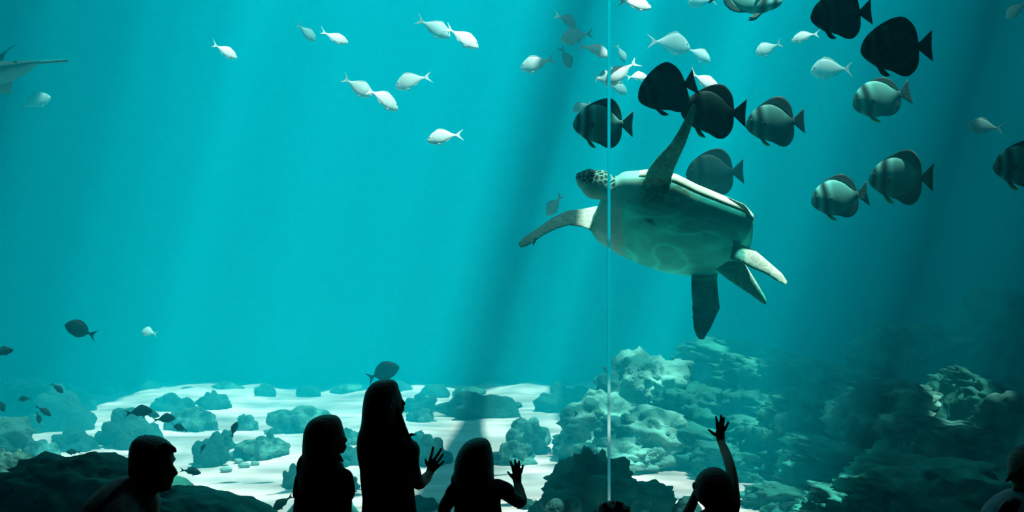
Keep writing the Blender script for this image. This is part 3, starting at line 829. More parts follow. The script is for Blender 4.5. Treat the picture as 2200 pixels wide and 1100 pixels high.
# --- long-snouted sawfish coming in at the left edge
def sawfish():
    d = 8.4
    r = empty('sawfish', P(-60, 160, d))
    tag(r, 'dim sawfish at the upper left edge, only its head and long toothed snout showing', 'fish')
    k = d / F
    M = Vector(P(-60, 160, d))
    c = np.array([.012, .045, .042]); pale = np.array([.06, .20, .17])
    bm = bmesh.new()
    add_loft(bm, [[P(x, zc, d) + Vector((0, w * math.sin(t), h * math.cos(t) * (1 if math.cos(t) > 0 else .8))) for t in np.linspace(0, 2 * math.pi, 20, endpoint=False)]
                  for (x, zc, w, h) in [(84, 134, .02, .012), (70, 137, .07, .022), (45, 146, .14, .045), (15, 154, .20, .075), (-30, 160, .24, .10), (-100, 166, .24, .13), (-190, 172, .20, .15), (-280, 176, .14, .12), (-380, 178, .08, .07), (-450, 178, .04, .04), (-480, 176, .01, .03)]])
    me = fuse('sawfish_body', bm, .012, 2); n_ = normals(me)
    sv = sstep(-.72, -.95, n_[:, 2])[:, None]; set_cols(me, c * (1 - sv) + pale * sv)
    me.transform(Matrix.Translation(-M)); link('body', me, M_FISH, r)
    bm = bmesh.new()
    add_loft(bm, [[P(x, z, d) + Vector((0, w * math.sin(t), .007 * math.cos(t))) for t in np.linspace(0, 2 * math.pi, 12, endpoint=False)] for (x, z, w) in [(70, 136, .05), (90, 134, .042), (120, 132, .036), (144, 130.5, .028), (147, 130.4, .012)]])
    me = bpy.data.meshes.new('snout'); bmesh.ops.recalc_face_normals(bm, faces=bm.faces[:]); bm.to_mesh(me); bm.free()
    set_cols(me, np.repeat(c[None], len(me.vertices), 0)); me.transform(Matrix.Translation(-M)); sn = link('snout', me, M_FISH, r)
    for i in range(9):
        for s_ in (-1, 1):
            p0 = P(92 + i * 6, 133.8 - i * .4, d) + Vector((0, s_ * .035, 0)); p1 = p0 + Vector((.004, s_ * .028, 0))
            bm = bmesh.new(); add_tube(bm, [p0, p1], [.006, .002], seg=6)
            me = bpy.data.meshes.new('tooth'); bm.to_mesh(me); bm.free()
            set_cols(me, np.repeat(pale[None], len(me.vertices), 0)); me.transform(Matrix.Translation(-M)); link('tooth', me, M_FISH, sn)
    fins = [('dorsal_fin', [(-40, 140), (-20, 138), (5, 138)], [(36, 96), (20, 104), (8, 122)], 0), ('tail_fin', [(-470, 172), (-480, 176), (-470, 182)], [(-580, 100), (-540, 160), (-530, 190)], 0)]
    for nm, b_, t_, so in fins:
        me = fin_mesh(nm, 1.0, [((x + 60) * k, -(y - 160) * k) for x, y in b_], [((x + 60) * k, -(y - 160) * k) for x, y in t_], 0, c, c, .02)
        link(nm, me, M_FIN, r)
    for s_ in (-1, 1):
        me = fin_mesh('pectoral_fin', 1.0, [((5 + 60) * k, 0), ((-40 + 60) * k, -.02), ((-90 + 60) * k, -.02)], [((-60 + 60) * k, -.05), ((-100 + 60) * k, -.06), ((-130 + 60) * k, -.05)], 0, c, pale, .02, splay=2.0 * s_, yoff=.18 * s_)
        link('pectoral_fin', me, M_FIN, r)
        e = link('eye', eye_mesh(1, .014), M_EYE, r); e.location = P(48, 140, d) + Vector((0, s_ * .115, 0)) - M
    return r
sawfish()

# ------------------------------------------------------------------ the sea turtle
TD = 7.45                                   # distance of the middle of the turtle
TC = P(1450, 480, TD)
turtle = empty('sea_turtle', TC)
tag(turtle, 'large pale sea turtle swimming up to the left, belly towards the viewer', 'turtle')

OUT = [(1318, 384), (1335, 371), (1384, 368), (1443, 378), (1487, 400), (1546, 424), (1590, 442), (1610, 462), (1614, 515), (1606, 545), (1571, 580), (1531, 594), (1482, 594), (1433, 586), (1384, 569), (1335, 547), (1291, 520), (1268, 492), (1284, 440)]
AX0, AX1 = np.array([1276., 424.]), np.array([1612., 542.])
ev = (AX1 - AX0) / np.linalg.norm(AX1 - AX0); qv = np.array([ev[1], -ev[0]])        # qv points up in the picture
LEN = np.linalg.norm(AX1 - AX0)
def edges(s):
    o = np.array(OUT); a = (o - AX0) @ ev; b = (o - AX0) @ qv; hits = []
    for i in range(len(o)):
        j = (i + 1) % len(o)
        if (a[i] - s) * (a[j] - s) < 0: hits.append(b[i] + (b[j] - b[i]) * (s - a[i]) / (a[j] - a[i]))
    return min(hits), max(hits)
kT = TD / F
Ew = Vector((ev[0], 0, -ev[1])); Qw = Vector((qv[0], 0, -qv[1])); Yw = Vector((0, 1, 0))
ALPHA = math.radians(48)                    # how far the belly is turned from the viewer towards the floor
# lateral (near, upper) and dorsal directions in the section plane (Qw up in the picture, Yw away)
LAT = Qw * math.cos(ALPHA) - Yw * math.sin(ALPHA)
DOR = Qw * math.sin(ALPHA) + Yw * math.cos(ALPHA)

NSEC = 44
_a = (np.array(OUT) - AX0) @ ev; S0, S1 = _a.min() + 1.5, _a.max() - 1.5
def section(kind, s, grow=0.0):
    """belly (closed D) or shell (dome) section at s"""
    lo, hi = edges(s)
    NT = 40
    base = []
    for k in range(NT):
        a = 2 * math.pi * k / NT
        l, w = math.cos(a), math.sin(a)
        if w < 0: w = -0.42 * abs(w) ** 1.25
        else: w = 0.62 * w ** 0.9
        base.append((l, w))
    pr = [l * math.cos(ALPHA) + w * math.sin(ALPHA) for l, w in base]
    mn, mx = min(pr), max(pr)
    k = (hi - lo) / (mx - mn)
    off = lo - mn * k
    c = P(*(AX0 + ev * s), TD)
    pts = []
    for l, w in base:
        if kind == 'belly':
            ww = w if w < 0 else w * 0.99
            ll = l * 0.996
        else:
            ww = w; ll = l
        pts.append(c + Qw * off * kT + (LAT * ll + DOR * ww) * (k * kT * (1 + grow)))
    return pts, base

bm = bmesh.new()
ss = S0 + (S1 - S0) * (0.5 - 0.5 * np.cos(np.linspace(0, math.pi, NSEC)))
add_loft(bm, [section('belly', s)[0] for s in ss])
def px(x, y, d=TD): return P(x, y, d)
def flipper(ed, th, dirv=None):
    """ed: (xa, ya, da, xb, yb, db) edges from root to tip; th: half thickness in metres per section"""
    rings = []
    cs = [((P(e[0], e[1], e[2]) + P(e[3], e[4], e[5])) / 2, (P(e[3], e[4], e[5]) - P(e[0], e[1], e[2])) / 2) for e in ed]
    for i, (c, a) in enumerate(cs):
        t = (cs[min(i + 1, len(cs) - 1)][0] - cs[max(i - 1, 0)][0]).normalized()
        n = a.cross(t).normalized() * th[i]
        rings.append([c + a * math.cos(x) + n * math.sin(x) * (0.75 + 0.35 * math.cos(x)) for x in np.linspace(0, 2 * math.pi, 20, endpoint=False)])
    add_loft(bm, rings)
# near front flipper, raised
dn = 7.16
flipper([(1436, 436, 7.3, 1390, 432, 7.3), (1438, 408, 7.2, 1384, 396, 7.2), (1444, 382, 7.12, 1387, 376, 7.12), (1449, 364, 7.06, 1396, 358, 7.06), (1460, 340, 6.98, 1414, 336, 6.98),
         (1474, 308, 6.89, 1440, 310, 6.89), (1485, 278, 6.82, 1457, 283, 6.82), (1492, 252, 6.77, 1472, 254, 6.77), (1496, 230, 6.73, 1484, 231, 6.73), (1493, 223, 6.72, 1489, 223, 6.72)],
        [.05, .045, .04, .036, .03, .026, .022, .018, .015, .012])
# far front flipper, reaching down to the left, seen edge-on
flipper([(1315, 520, 7.5, 1318, 440, 7.75), (1280, 500, 7.5, 1285, 444, 7.75), (1250, 487, 7.5, 1252, 451, 7.74), (1222, 484, 7.5, 1222, 454, 7.72), (1196, 491, 7.48, 1190, 468, 7.7), (1168, 505, 7.47, 1160, 489, 7.66), (1148, 519, 7.47, 1140, 502, 7.62), (1130, 530, 7.48, 1122, 513, 7.58), (1118, 533, 7.5, 1113, 524, 7.54)],
        [.05, .042, .034, .03, .026, .021, .02, .017, .008])
add_tube(bm, [P(1150, 512, 7.48), P(1145, 528, 7.46)], [.014, .006])          # claw
# near hind flipper
flipper([(1566, 560, 7.25, 1580, 520, 7.3), (1588, 562, 7.2, 1597, 530, 7.28), (1616, 577, 7.18, 1623, 540, 7.26), (1648, 590, 7.16, 1654, 567, 7.22), (1672, 606, 7.15, 1679, 588, 7.2), (1688, 614, 7.15, 1692, 606, 7.18)],
        [.05, .045, .04, .03, .02, .008])
# tail
flipper([(1535, 580, 7.3, 1590, 545, 7.3), (1552, 594, 7.3, 1600, 566, 7.3), (1585, 616, 7.3, 1612, 584, 7.3), (1612, 634, 7.3, 1628, 610, 7.3), (1634, 650, 7.3, 1642, 634, 7.3), (1644, 656, 7.3, 1648, 648, 7.3)],
        [.05, .045, .035, .025, .018, .008])
# far hind flipper, hanging
flipper([(1490, 560, 7.6, 1545, 570, 7.62), (1484, 592, 7.58, 1541, 600, 7.6), (1484, 620, 7.55, 1543, 630, 7.58), (1486, 650, 7.53, 1547, 662, 7.56), (1487, 684, 7.52, 1536, 686, 7.54), (1490, 706, 7.5, 1528, 704, 7.52), (1495, 721, 7.5, 1519, 718, 7.5), (1501, 730, 7.5, 1513, 729, 7.5)],
        [.045, .032, .028, .025, .022, .019, .016, .012])
# neck, shoulders and head
add_tube(bm, [P(1400, 455, 7.38), P(1350, 425, 7.36), (P(1308, 406, 7.36))], [.17, .125, .098])
add_ellipsoid(bm, P(1352, 410, 7.36), (.12, .10, .11))
add_ellipsoid(bm, P(1408, 425, 7.30), (.10, .08, .09))
add_ellipsoid(bm, P(1300, 475, 7.5), (.09, .09, .10))
hr = Matrix.Rotation(math.radians(-20), 3, 'Y')
add_ellipsoid(bm, P(1285, 397, 7.36), (.115, .095, .098), hr)
add_ellipsoid(bm, P(1266, 387, 7.36), (.088, .080, .075), Matrix.Rotation(math.radians(-8), 3, 'Y'))
add_ellipsoid(bm, P(1252, 382, 7.36), (.050, .050, .040), Matrix.Rotation(math.radians(20), 3, 'Y'))
add_ellipsoid(bm, P(1266, 405, 7.36), (.062, .058, .048), Matrix.Rotation(math.radians(40), 3, 'Y'))   # lower jaw
me = fuse('turtle_body', bm, 0.0065, 4)
co = coords(me); nr = normals(me)
# markings
b_dir = -np.array(DOR); v = co
def pix(v): return 1100 + v[:, 0] / v[:, 1] * F, 550 - (v[:, 2] - CAMZ) / v[:, 1] * F
X, Y = pix(v)
rs = np.random.RandomState(5)
cream = np.array([.05, .78, .60]); skin = np.array([.22, .58, .46]); dark = np.array([.02, .045, .035])
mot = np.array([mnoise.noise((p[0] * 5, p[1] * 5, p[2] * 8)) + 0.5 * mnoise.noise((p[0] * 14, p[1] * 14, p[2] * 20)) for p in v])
rid = np.array([1 - abs(mnoise.noise((p[0] * 4 + 9, p[1] * 4, p[2] * 9 + .6 * p[0]))) * 3.0 for p in v]).clip(0, 1) ** 3      # plastron seams and caustic light veins painted pale on the belly
c = np.repeat(cream[None], len(v), 0) * (1 + 0.35 * mot + .45 * rid)[:, None]  # mottle also carries painted caustic dapple
side = sstep(.15, .55, nr @ np.array(LAT))[:, None]                                  # olive bridge between belly and shell, darkened further with painted shade
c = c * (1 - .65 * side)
def blend(c, new, w):
    w = np.clip(w, 0, 1)[:, None]
    return c * (1 - w) + new * w
soft = np.maximum(sstep(1352, 1325, X), sstep(440, 415, Y) * sstep(1520, 1470, X))   # head, neck and shoulders
c = blend(c, skin[None] * (1 + .18 * mot)[:, None], soft)
hm = (X < 1322) & (Y < 425) & (Y > 350)
idx = np.where(hm)[0]
pts = []
for i in rs.permutation(idx):
    if all(np.linalg.norm(v[i] - q) > .026 for q in pts): pts.append(v[i])
    if len(pts) > 120: break
cellv = cells(v, np.array(pts))
scale = sstep(.003, .009, cellv)
c = blend(c, np.repeat(dark[None], len(v), 0), scale * hm * sstep(6, -6, Y - (388 + (X - 1240) * .22)))
# flippers: scaled skin, sunlight painted pale on upward faces
fl = np.maximum.reduce([sstep(1290, 1270, X) * sstep(436, 446, Y), sstep(1575, 1592, X) * sstep(520, 532, Y), sstep(590, 600, Y), ((Y < 436) & (X > 1380) & (X < 1500) & (v[:, 1] < 7.28)).astype(float)])
p2 = v[rs.choice(len(v), 1100)]
cell2 = cells(v, p2)
s2 = sstep(.002, .008, cell2)[:, None]
c = blend(c, np.array([.09, .52, .38]) * (1 - .35 * s2) * (1 + .25 * mot)[:, None], fl)
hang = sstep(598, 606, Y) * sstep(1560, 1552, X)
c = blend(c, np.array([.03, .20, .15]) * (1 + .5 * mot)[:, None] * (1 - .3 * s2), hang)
nearf = np.maximum(sstep(1290, 1270, X) * sstep(436, 446, Y), sstep(1595, 1605, X) * sstep(526, 534, Y) * sstep(628, 612, Y)) * sstep(.0, .4, nr[:, 2])  # top faces whitened as painted sunlight
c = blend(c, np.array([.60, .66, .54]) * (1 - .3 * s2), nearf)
neckspot = sstep(1365, 1385, X) * sstep(1500, 1470, X) * sstep(378, 388, Y) * sstep(432, 420, Y) * sstep(.35, .6, s2[:, 0])
c = blend(c, np.repeat(np.array([[.10, .20, .13]]), len(v), 0), neckspot * .8)
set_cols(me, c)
me.transform(Matrix.Translation(-TC))
M_TURTLE = vcol_mat('turtle_skin', rough=.75, spec=.1, grain=.15, gscale=30)
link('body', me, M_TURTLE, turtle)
# shell: dome over the back with an overhanging rim, cut by scute seams
bm = bmesh.new(); rows = []
for i_, s in enumerate(np.linspace(46, S1 - 2, 44)):
    pts, base = section('shell', s, 0.010 - 0.05 * max(0, 1 - i_ / 7) ** 2 - .03 * max(0, (i_ - 40) / 3) ** 2)
    rows.append([p for p, (l, w) in zip(pts, base) if w >= -1e-6])
def grid(rows, shift):
    return [[bm.verts.new(p + shift) for p in r] for r in rows]
A = grid(rows, Vector())
mids = [sum(r, Vector()) / len(r) for r in rows]
B = grid([[m_ + (p - m_) * .90 for p in r] for r, m_ in zip(rows, mids)], Vector())
n, mm = len(A), len(A[0])
for i in range(n - 1):
    for j in range(mm - 1):
        bm.faces.new((A[i][j], A[i][j+1], A[i+1][j+1], A[i+1][j])); bm.faces.new((B[i][j], B[i+1][j], B[i+1][j+1], B[i][j+1]))
for i in range(n - 1):
    for j in (0, mm - 1): bm.faces.new((A[i][j], A[i+1][j], B[i+1][j], B[i][j]))
for j in range(mm - 1):
    for i in (0, n - 1): bm.faces.new((A[i][j], B[i][j], B[i][j+1], A[i][j+1]))
bmesh.ops.recalc_face_normals(bm, faces=bm.faces[:])
me = bpy.data.meshes.new('turtle_shell'); bm.to_mesh(me); bm.free()
sv = coords(me)
pts2 = sv[rs.choice(len(sv), 34, replace=False)]
cs_ = sstep(.004, .03, cells(sv, pts2))[:, None]
set_cols(me, np.array([.52, .58, .46]) * (1 - cs_) + np.array([.36, .46, .32]) * cs_)
me.transform(Matrix.Translation(-TC))
link('shell', me, M_TURTLE, turtle)
for (ex, ey, dd) in ((1271, 374, 7.283), (1271, 374, 7.437)):
    e = eye_mesh(1, .017); e.transform(Matrix.Translation(P(ex, ey, dd) - TC)); link('eye', e, M_EYE, turtle)

# ------------------------------------------------------------------ the visitors in front of the window
M_SKIN = surf_mat('skin', (0.15, 0.10, 0.075), (0.18, 0.12, 0.09), 8, 0.6, 0.05, 60, spec=.3)
M_HAIRB = surf_mat('dark_brown_hair', (0.012, 0.009, 0.007), (0.03, 0.022, 0.016), 30, 0.5, 0.4, 80, spec=.3)
M_HAIRL = surf_mat('light_brown_hair', (0.035, 0.026, 0.016), (0.07, 0.05, 0.03), 30, 0.5, 0.4, 80, spec=.3)
def cloth(name, a, b): return surf_mat(name, a, b, 14, 0.95, 0.35, 30, spec=.05)
M_TEE = cloth('grey_tee', (.20, .23, .25), (.28, .31, .33))
M_DRESS = cloth('navy_dress', (.02, .022, .035), (.035, .038, .055))
M_SHIRT = cloth('plum_shirt', (.035, .02, .03), (.05, .03, .045))
M_FROCK = cloth('dark_frock', (.03, .03, .034), (.05, .05, .056))
M_TROUSER = cloth('dark_trousers', (.015, .016, .02), (.025, .026, .03))
M_JACKET = cloth('blue_jacket', (.14, .24, .30), (.20, .32, .38))

def slices(bm, rows, d, seg=24, pw=1.0, front=0.0):
    """rows: (py, left px, right px, half depth in metres); horizontal slices at distance d"""
    rows = sorted(rows, reverse=True)
    rings = []
    for r in rows:
        py, a, b, h = r[:4]; dd = r[4] if len(r) > 4 else d
        c = P((a + b) / 2, py, dd); w = (b - a) / 2 / F * dd
        ring = []
        for t in np.linspace(0, 2 * math.pi, seg, endpoint=False):
            ct, st = math.cos(t), math.sin(t)
            ring.append(c + Vector((w * math.copysign(abs(ct) ** pw, ct), h * math.copysign(abs(st) ** pw, st), 0)))
        rings.append(ring)
    add_loft(bm, rings)

def tubepx(bm, pts, rad):
    add_tube(bm, [P(*p) for p in pts], rad)

def hand(bm, wrist, palm, fingers, thumb, d, r=.0072, palm_r=(.025, .012, .028), rot=0):
    """wrist and palm pixels; fingers: (base px, tip px); lies in a plane at distance d"""
    palm = palm[:2]
    add_ellipsoid(bm, P(*palm, d), palm_r, Matrix.Rotation(math.radians(rot), 3, 'Y'))
    add_tube(bm, [P(*wrist), P(*palm, d)], [.019, .022], flat=(Vector((0, 1, 0)), .75))
    for (bx, by, tx, ty) in fingers:
        tx, ty = bx + (tx - bx) * 1.12, by + (ty - by) * 1.12
        m_ = ((bx + tx) / 2 + .6, (by + ty) / 2)
        add_tube(bm, [P(palm[0] * .35 + bx * .65, palm[1] * .35 + by * .65, d), P(bx, by, d - .004), P(*m_, d - .006), P(tx, ty, d + .002)], [r * 1.05, r * 1.0, r * .95, r * .85], seg=10)
    bx, by, tx, ty = thumb
    add_tube(bm, [P(palm[0] * .6 + bx * .4, palm[1] * .6 + by * .4, d), P(bx, by, d - .006), P(tx, ty, d - .004)], [r * 1.5, r * 1.2, r * .8], seg=10)

def person(label, at, parts):
    """parts: (name, mesh, material)"""
    r = empty('person', at)
    tag(r, label, 'person', 'visitors at the window')
    for nm, me, mt in parts:
        me.transform(Matrix.Translation(-Vector(at)))
        link(nm, me, mt, r)
    return r

# ---- man crouching, profile to the right
D = 4.55
bm = bmesh.new()
slices(bm, [(939, 306, 328, .02), (944, 293, 343, .048), (951, 288, 354, .062), (960, 284, 365, .072), (970, 281, 371, .076), (980, 280, 372.5, .077), (988, 280, 372.5, .077), (996, 280, 369.5, .076), (1003, 280, 368, .074), (1010, 281, 369, .073),
            (1018, 282, 370, .071), (1026, 283, 370, .067), (1034, 285, 368.5, .062), (1041, 290, 368, .056), (1048, 303, 367, .047), (1053, 325, 362, .033), (1055.5, 340, 356, .015)], D)
tubepx(bm, [(366, 996, D), (372, 1007, D), (377, 1017, D)], [.008, .011, .012])
add_ellipsoid(bm, P(375, 1019, D), (.013, .013, .008))
add_ellipsoid(bm, P(369, 1029, D), (.009, .02, .006)); add_ellipsoid(bm, P(367, 1036, D), (.009, .019, .007)); add_ellipsoid(bm, P(361, 1048, D), (.014, .02, .012))
add_ellipsoid(bm, P(371, 989, D), (.008, .05, .008))
for s in (-1, 1): add_ellipsoid(bm, P(320, 1003, D + s * .078), (.018, .010, .030), Matrix.Rotation(.2, 3, 'Y'))
tubepx(bm, [(312, 1025, D), (300, 1058, D), (285, 1090, D)], [.056, .056, .07])
add_tube(bm, [P(282, 1085, D), P(255, 1150, D), P(235, 1250, D)], [.12, .15, .15])
# arms resting on the thighs, folded legs
for s in (-1, 1):
    y = D + s * .19
    add_tube(bm, [P(260, 1105, D + s * .14), P(258, 1170, D + s * .22), P(330, 1220, D + s * .2), P(385, 1225, D + s * .16)], [.05, .045, .04, .03])
    add_ellipsoid(bm, P(398, 1226, D + s * .15), (.045, .03, .018))
    for q in range(5): add_tube(bm, [P(400, 1227, D + s * .15 + (q - 2) * .012), P(424 - abs(q - 2) * 3, 1232, D + s * .15 + (q - 2) * .014)], [.009, .007], seg=8)
    add_tube(bm, [P(235, 1255, D + s * .09), P(330, 1275, D + s * .14), P(400, 1270, D + s * .16)], [.095, .08, .065])
    add_tube(bm, [P(400, 1272, D + s * .16), P(330, 1370, D + s * .16), P(265, 1430, D + s * .16)], [.06, .05, .04])
    add_tube(bm, [P(262, 1435, D + s * .16), P(330, 1446, D + s * .17)], [.04, .032])
body = fuse('man_body', bm, .007, 3)
bm = bmesh.new()
slices(bm, [(936, 306, 330, .02), (940, 294, 343, .05), (946, 286.5, 355, .068), (954, 282, 365, .078), (962, 279.5, 371, .082), (969, 278, 374, .083), (975, 277.5, 368, .084), (984, 277.5, 352, .084), (995, 278, 330, .082), (1006, 279, 312, .078), (1016, 281, 300, .066), (1022, 283, 294, .05)], D)
for s in range(-4, 5):
    add_tube(bm, [P(355, 955, D + s * .014), P(372, 964, D + s * .015), P(376 + (s % 3), 970 + (s % 2), D + s * .015)], [.012, .011, .006], seg=8)
for (a, b) in ((300, 938), (312, 936), (325, 937), (290, 945), (285, 955)):
    add_tube(bm, [P(a + 4, b + 6, D), P(a, b - 1, D + .01)], [.012, .005], seg=8)
hair = fuse('man_hair', bm, .006, 2)
bm = bmesh.new()
slices(bm, [(1024, 268, 296, .06), (1030, 246, 304, .10), (1040, 227, 312, .14), (1053, 210, 321, .165), (1068, 193, 326, .18), (1084, 179, 332, .185), (1100, 167, 337, .19), (1140, 155, 335, .19), (1190, 152, 318, .18), (1250, 165, 300, .17), (1275, 175, 295, .165)], D)
for s in (-1, 1): add_tube(bm, [P(258, 1098, D + s * .14), P(254, 1140, D + s * .205), P(262, 1168, D + s * .22)], [.07, .062, .058])
for i in range(7):                       # folds fanning out from the neck
    a = i / 6
    add_tube(bm, [P(272 - 4 * i, 1030 + 6 * i, D - .10 - .06 * a), P(250 - 8 * i, 1052 + 10 * i, D - .155), P(232 - 8 * i, 1080 + 12 * i, D - .17)], [.006, .012, .008], seg=8)
tee = fuse('man_tee', bm, .008, 3)
bm = bmesh.new()
for s in (-1, 1):
    add_tube(bm, [P(230, 1262, D + s * .09), P(330, 1275, D + s * .14), P(402, 1270, D + s * .16)], [.105, .09, .075])
    add_tube(bm, [P(404, 1272, D + s * .16), P(332, 1368, D + s * .16), P(272, 1424, D + s * .16)], [.07, .06, .05])
trs = fuse('man_trousers', bm, .010, 2)
person('crouching man in profile, short hair and grey t-shirt, facing right', P(255, 1400, D) * 1.0, [('body', body, M_SKIN), ('hair', hair, M_HAIRB), ('shirt', tee, M_TEE), ('trousers', trs, M_TROUSER)])

def legs(bm, cx, hip_y, d, spread=20, r=.05):
    foot = 550 + CAMZ / d * F
    for s in (-1, 1):
        add_tube(bm, [P(cx + s * spread, hip_y, d), P(cx + s * spread, (hip_y + foot) / 2, d), P(cx + s * spread, foot - 14, d)], [r * 1.3, r, r * .65])
        add_tube(bm, [P(cx + s * spread, foot - 13, d - .01), P(cx + s * (spread + 3), foot - 11, d + .10)], [.027, .022])

# ---- girl in short sleeves, face turned to the right
D = 4.9
bm = bmesh.new()
slices(bm, [(897, 690, 722, .04), (905, 676, 732, .062), (918, 668, 737, .075), (930, 666, 740, .078), (938, 667, 741, .077), (946, 668, 740, .074), (955, 672, 741, .068), (963, 680, 741, .058), (970, 695, 740, .042), (974, 712, 736, .02)], D)
tubepx(bm, [(738, 936, D), (743, 946, D)], [.006, .009]); add_ellipsoid(bm, P(741, 958, D), (.009, .018, .006)); add_ellipsoid(bm, P(741, 963, D), (.008, .016, .006)); add_ellipsoid(bm, P(736, 969, D), (.011, .016, .009))
tubepx(bm, [(706, 955, D), (700, 1000, D)], [.043, .046])
add_tube(bm, [P(698, 1015, D), P(692, 1090, D), P(690, 1200, D)], [.09, .095, .095])
tubepx(bm, [(737, 1028, D), (742, 1066, D), (743, 1105, D + .02), (738, 1165, D + .07)], [.038, .030, .026, .020])
hand(bm, (738, 1168, D + .07), (738, 1182, D + .08), [(734, 1190, 735, 1208), (738, 1191, 739, 1210), (742, 1190, 743, 1208), (745, 1187, 747, 1202)], (731, 1180, 727, 1192), D + .08)
tubepx(bm, [(654, 1030, D), (645, 1085, D), (640, 1130, D + .03), (645, 1180, D + .07)], [.038, .030, .026, .020])
hand(bm, (645, 1183, D + .07), (646, 1196, D + .08), [(641, 1204, 641, 1222), (645, 1205, 645, 1224), (649, 1204, 650, 1222), (652, 1201, 655, 1216)], (653, 1193, 658, 1204), D + .08)
legs(bm, 690, 1220, D)
body = fuse('girl_body', bm, .006, 2)
bm = bmesh.new()
slices(bm, [(891.5, 695, 716, .02), (894, 684, 724, .05), (900, 671, 730, .07), (908, 662, 734, .083), (918, 656, 736, .09), (930, 652, 737, .094), (942, 651, 734, .095), (955, 650, 731, .094), (975, 649.5, 728, .09), (992, 648, 724, .088), (1005, 643, 720, .085), (1030, 640.5, 716, .08), (1055, 639, 708, .07), (1075, 640, 698, .05)], D - .012)
tubepx(bm, [(722, 975, D - .03), (730, 984, D - .02), (737, 992, D - .02)], [.016, .012, .005])
tubepx(bm, [(648, 985, D - .02), (643, 1000, D - .02), (641, 1030, D - .02)], [.012, .014, .008])
hair = fuse('girl_hair', bm, .006, 2)
bm = bmesh.new()
slices(bm, [(988, 672, 726, .045), (998, 657, 733, .065), (1008, 649, 742, .08), (1022, 642, 751, .092), (1040, 640, 755, .098), (1062, 638, 750, .10), (1100, 631, 740, .10), (1160, 630, 738, .10), (1225, 628, 745, .105), (1240, 630, 745, .10)], D)
tubepx(bm, [(740, 1026, D), (747, 1048, D), (746, 1062, D)], [.040, .034, .034])
tubepx(bm, [(652, 1030, D), (645, 1060, D)], [.040, .036])
shirt = fuse('girl_shirt', bm, .007, 2)
bm = bmesh.new()
slices(bm, [(1225, 634, 744, .10), (1250, 630, 748, .11), (1290, 625, 756, .12), (1310, 623, 758, .122)], D)
skirt = fuse('girl_skirt', bm, .009, 2)
person('girl with shoulder-length hair in a short-sleeved shirt, leftmost of the three girls', P(690, 1380, D), [('body', body, M_SKIN), ('hair', hair, M_HAIRL), ('shirt', shirt, M_SHIRT), ('skirt', skirt, M_TROUSER)])

# ---- tall girl with long hair, hand on the window
D = 4.92; G = 5.145
bm = bmesh.new()
slices(bm, [(821, 812, 844, .04), (830, 800, 853, .064), (842, 792, 860, .077), (854, 790, 864, .08), (862, 790, 865, .079), (870, 791, 864, .075), (878, 795, 866, .068), (884, 802, 865, .056), (890, 818, 863, .04), (893, 835, 858, .02)], D)
tubepx(bm, [(861, 857, D), (867, 867, D)], [.007, .010]); add_ellipsoid(bm, P(866, 876, D), (.008, .017, .006)); add_ellipsoid(bm, P(865.5, 881, D), (.008, .016, .006)); add_ellipsoid(bm, P(860, 887, D), (.012, .016, .009))
tubepx(bm, [(832, 870, D), (833, 900, D), (832, 940, D)], [.05, .043, .05])
add_tube(bm, [P(838, 955, D), P(836, 1040, D), P(838, 1180, D)], [.09, .10, .105])
tubepx(bm, [(873, 957, D), (884, 965, D), (885, 1000, D + .02), (897, 1036, D + .06), (911, 1031, D + .12), (921, 1020, G - .03)], [.03, .038, .034, .032, .027, .021])
hand(bm, (921, 1020, G - .03), (929, 1003, G), [(924, 988, 930, 963.5), (931, 990, 946, 967.5), (937, 996, 950, 978), (938, 1005, 951, 993)], (919, 999, 914, 988), G, rot=25)
tubepx(bm, [(795, 957, D), (789, 1000, D), (790, 1060, D + .04), (800, 1110, D + .10)], [.038, .034, .028, .021])
hand(bm, (800, 1110, D + .1), (802, 1122, D + .1), [(797, 1130, 797, 1148), (801, 1131, 801, 1150), (805, 1130, 806, 1148), (809, 1127, 811, 1143)], (810, 1119, 816, 1130), D + .1)
legs(bm, 838, 1230, D, 24, .055)
body = fuse('tall_girl_body', bm, .0034, 2)
bm = bmesh.new()
slices(bm, [(815.5, 822, 842, .02), (818, 810, 848, .05), (823, 800, 853, .066), (830, 793, 856, .08), (842, 785, 858, .092), (858, 781, 857, .098), (880, 778, 853, .098), (900, 777, 854, .095), (915, 775, 860, .093), (928, 771, 868, .093), (938, 768, 868, .09), (950, 766, 862, .088), (965, 766, 856, .085), (985, 768, 850, .08), (1005, 772, 842, .07), (1022, 776, 832, .055), (1034, 782, 820, .03)], D - .02)
tubepx(bm, [(856, 892, D - .03), (862, 910, D - .04), (870, 928, D - .05), (878, 936, D - .05)], [.018, .018, .016, .008])
hair = fuse('tall_girl_hair', bm, .006, 2)
bm = bmesh.new()
slices(bm, [(934, 812, 868, .05), (941, 792, 884, .07), (950, 782, 890, .085), (965, 777, 890, .095), (990, 776, 888, .10), (1020, 777, 888, .105), (1050, 779, 890, .11), (1080, 778, 893, .115), (1110, 776, 897, .12), (1200, 766, 912, .14), (1270, 758, 924, .155), (1285, 757, 926, .155)], D)
tubepx(bm, [(870, 941, D - .02), (884, 934, D - .02), (894, 934.5, D - .02)], [.010, .009, .005])          # strap bow standing off the shoulder
dress = fuse('tall_girl_dress', bm, .007, 2)
person('tallest girl, long straight hair, open hand on the window', P(838, 1385, D), [('body', body, M_SKIN), ('hair', hair, M_HAIRB), ('dress', dress, M_DRESS)])

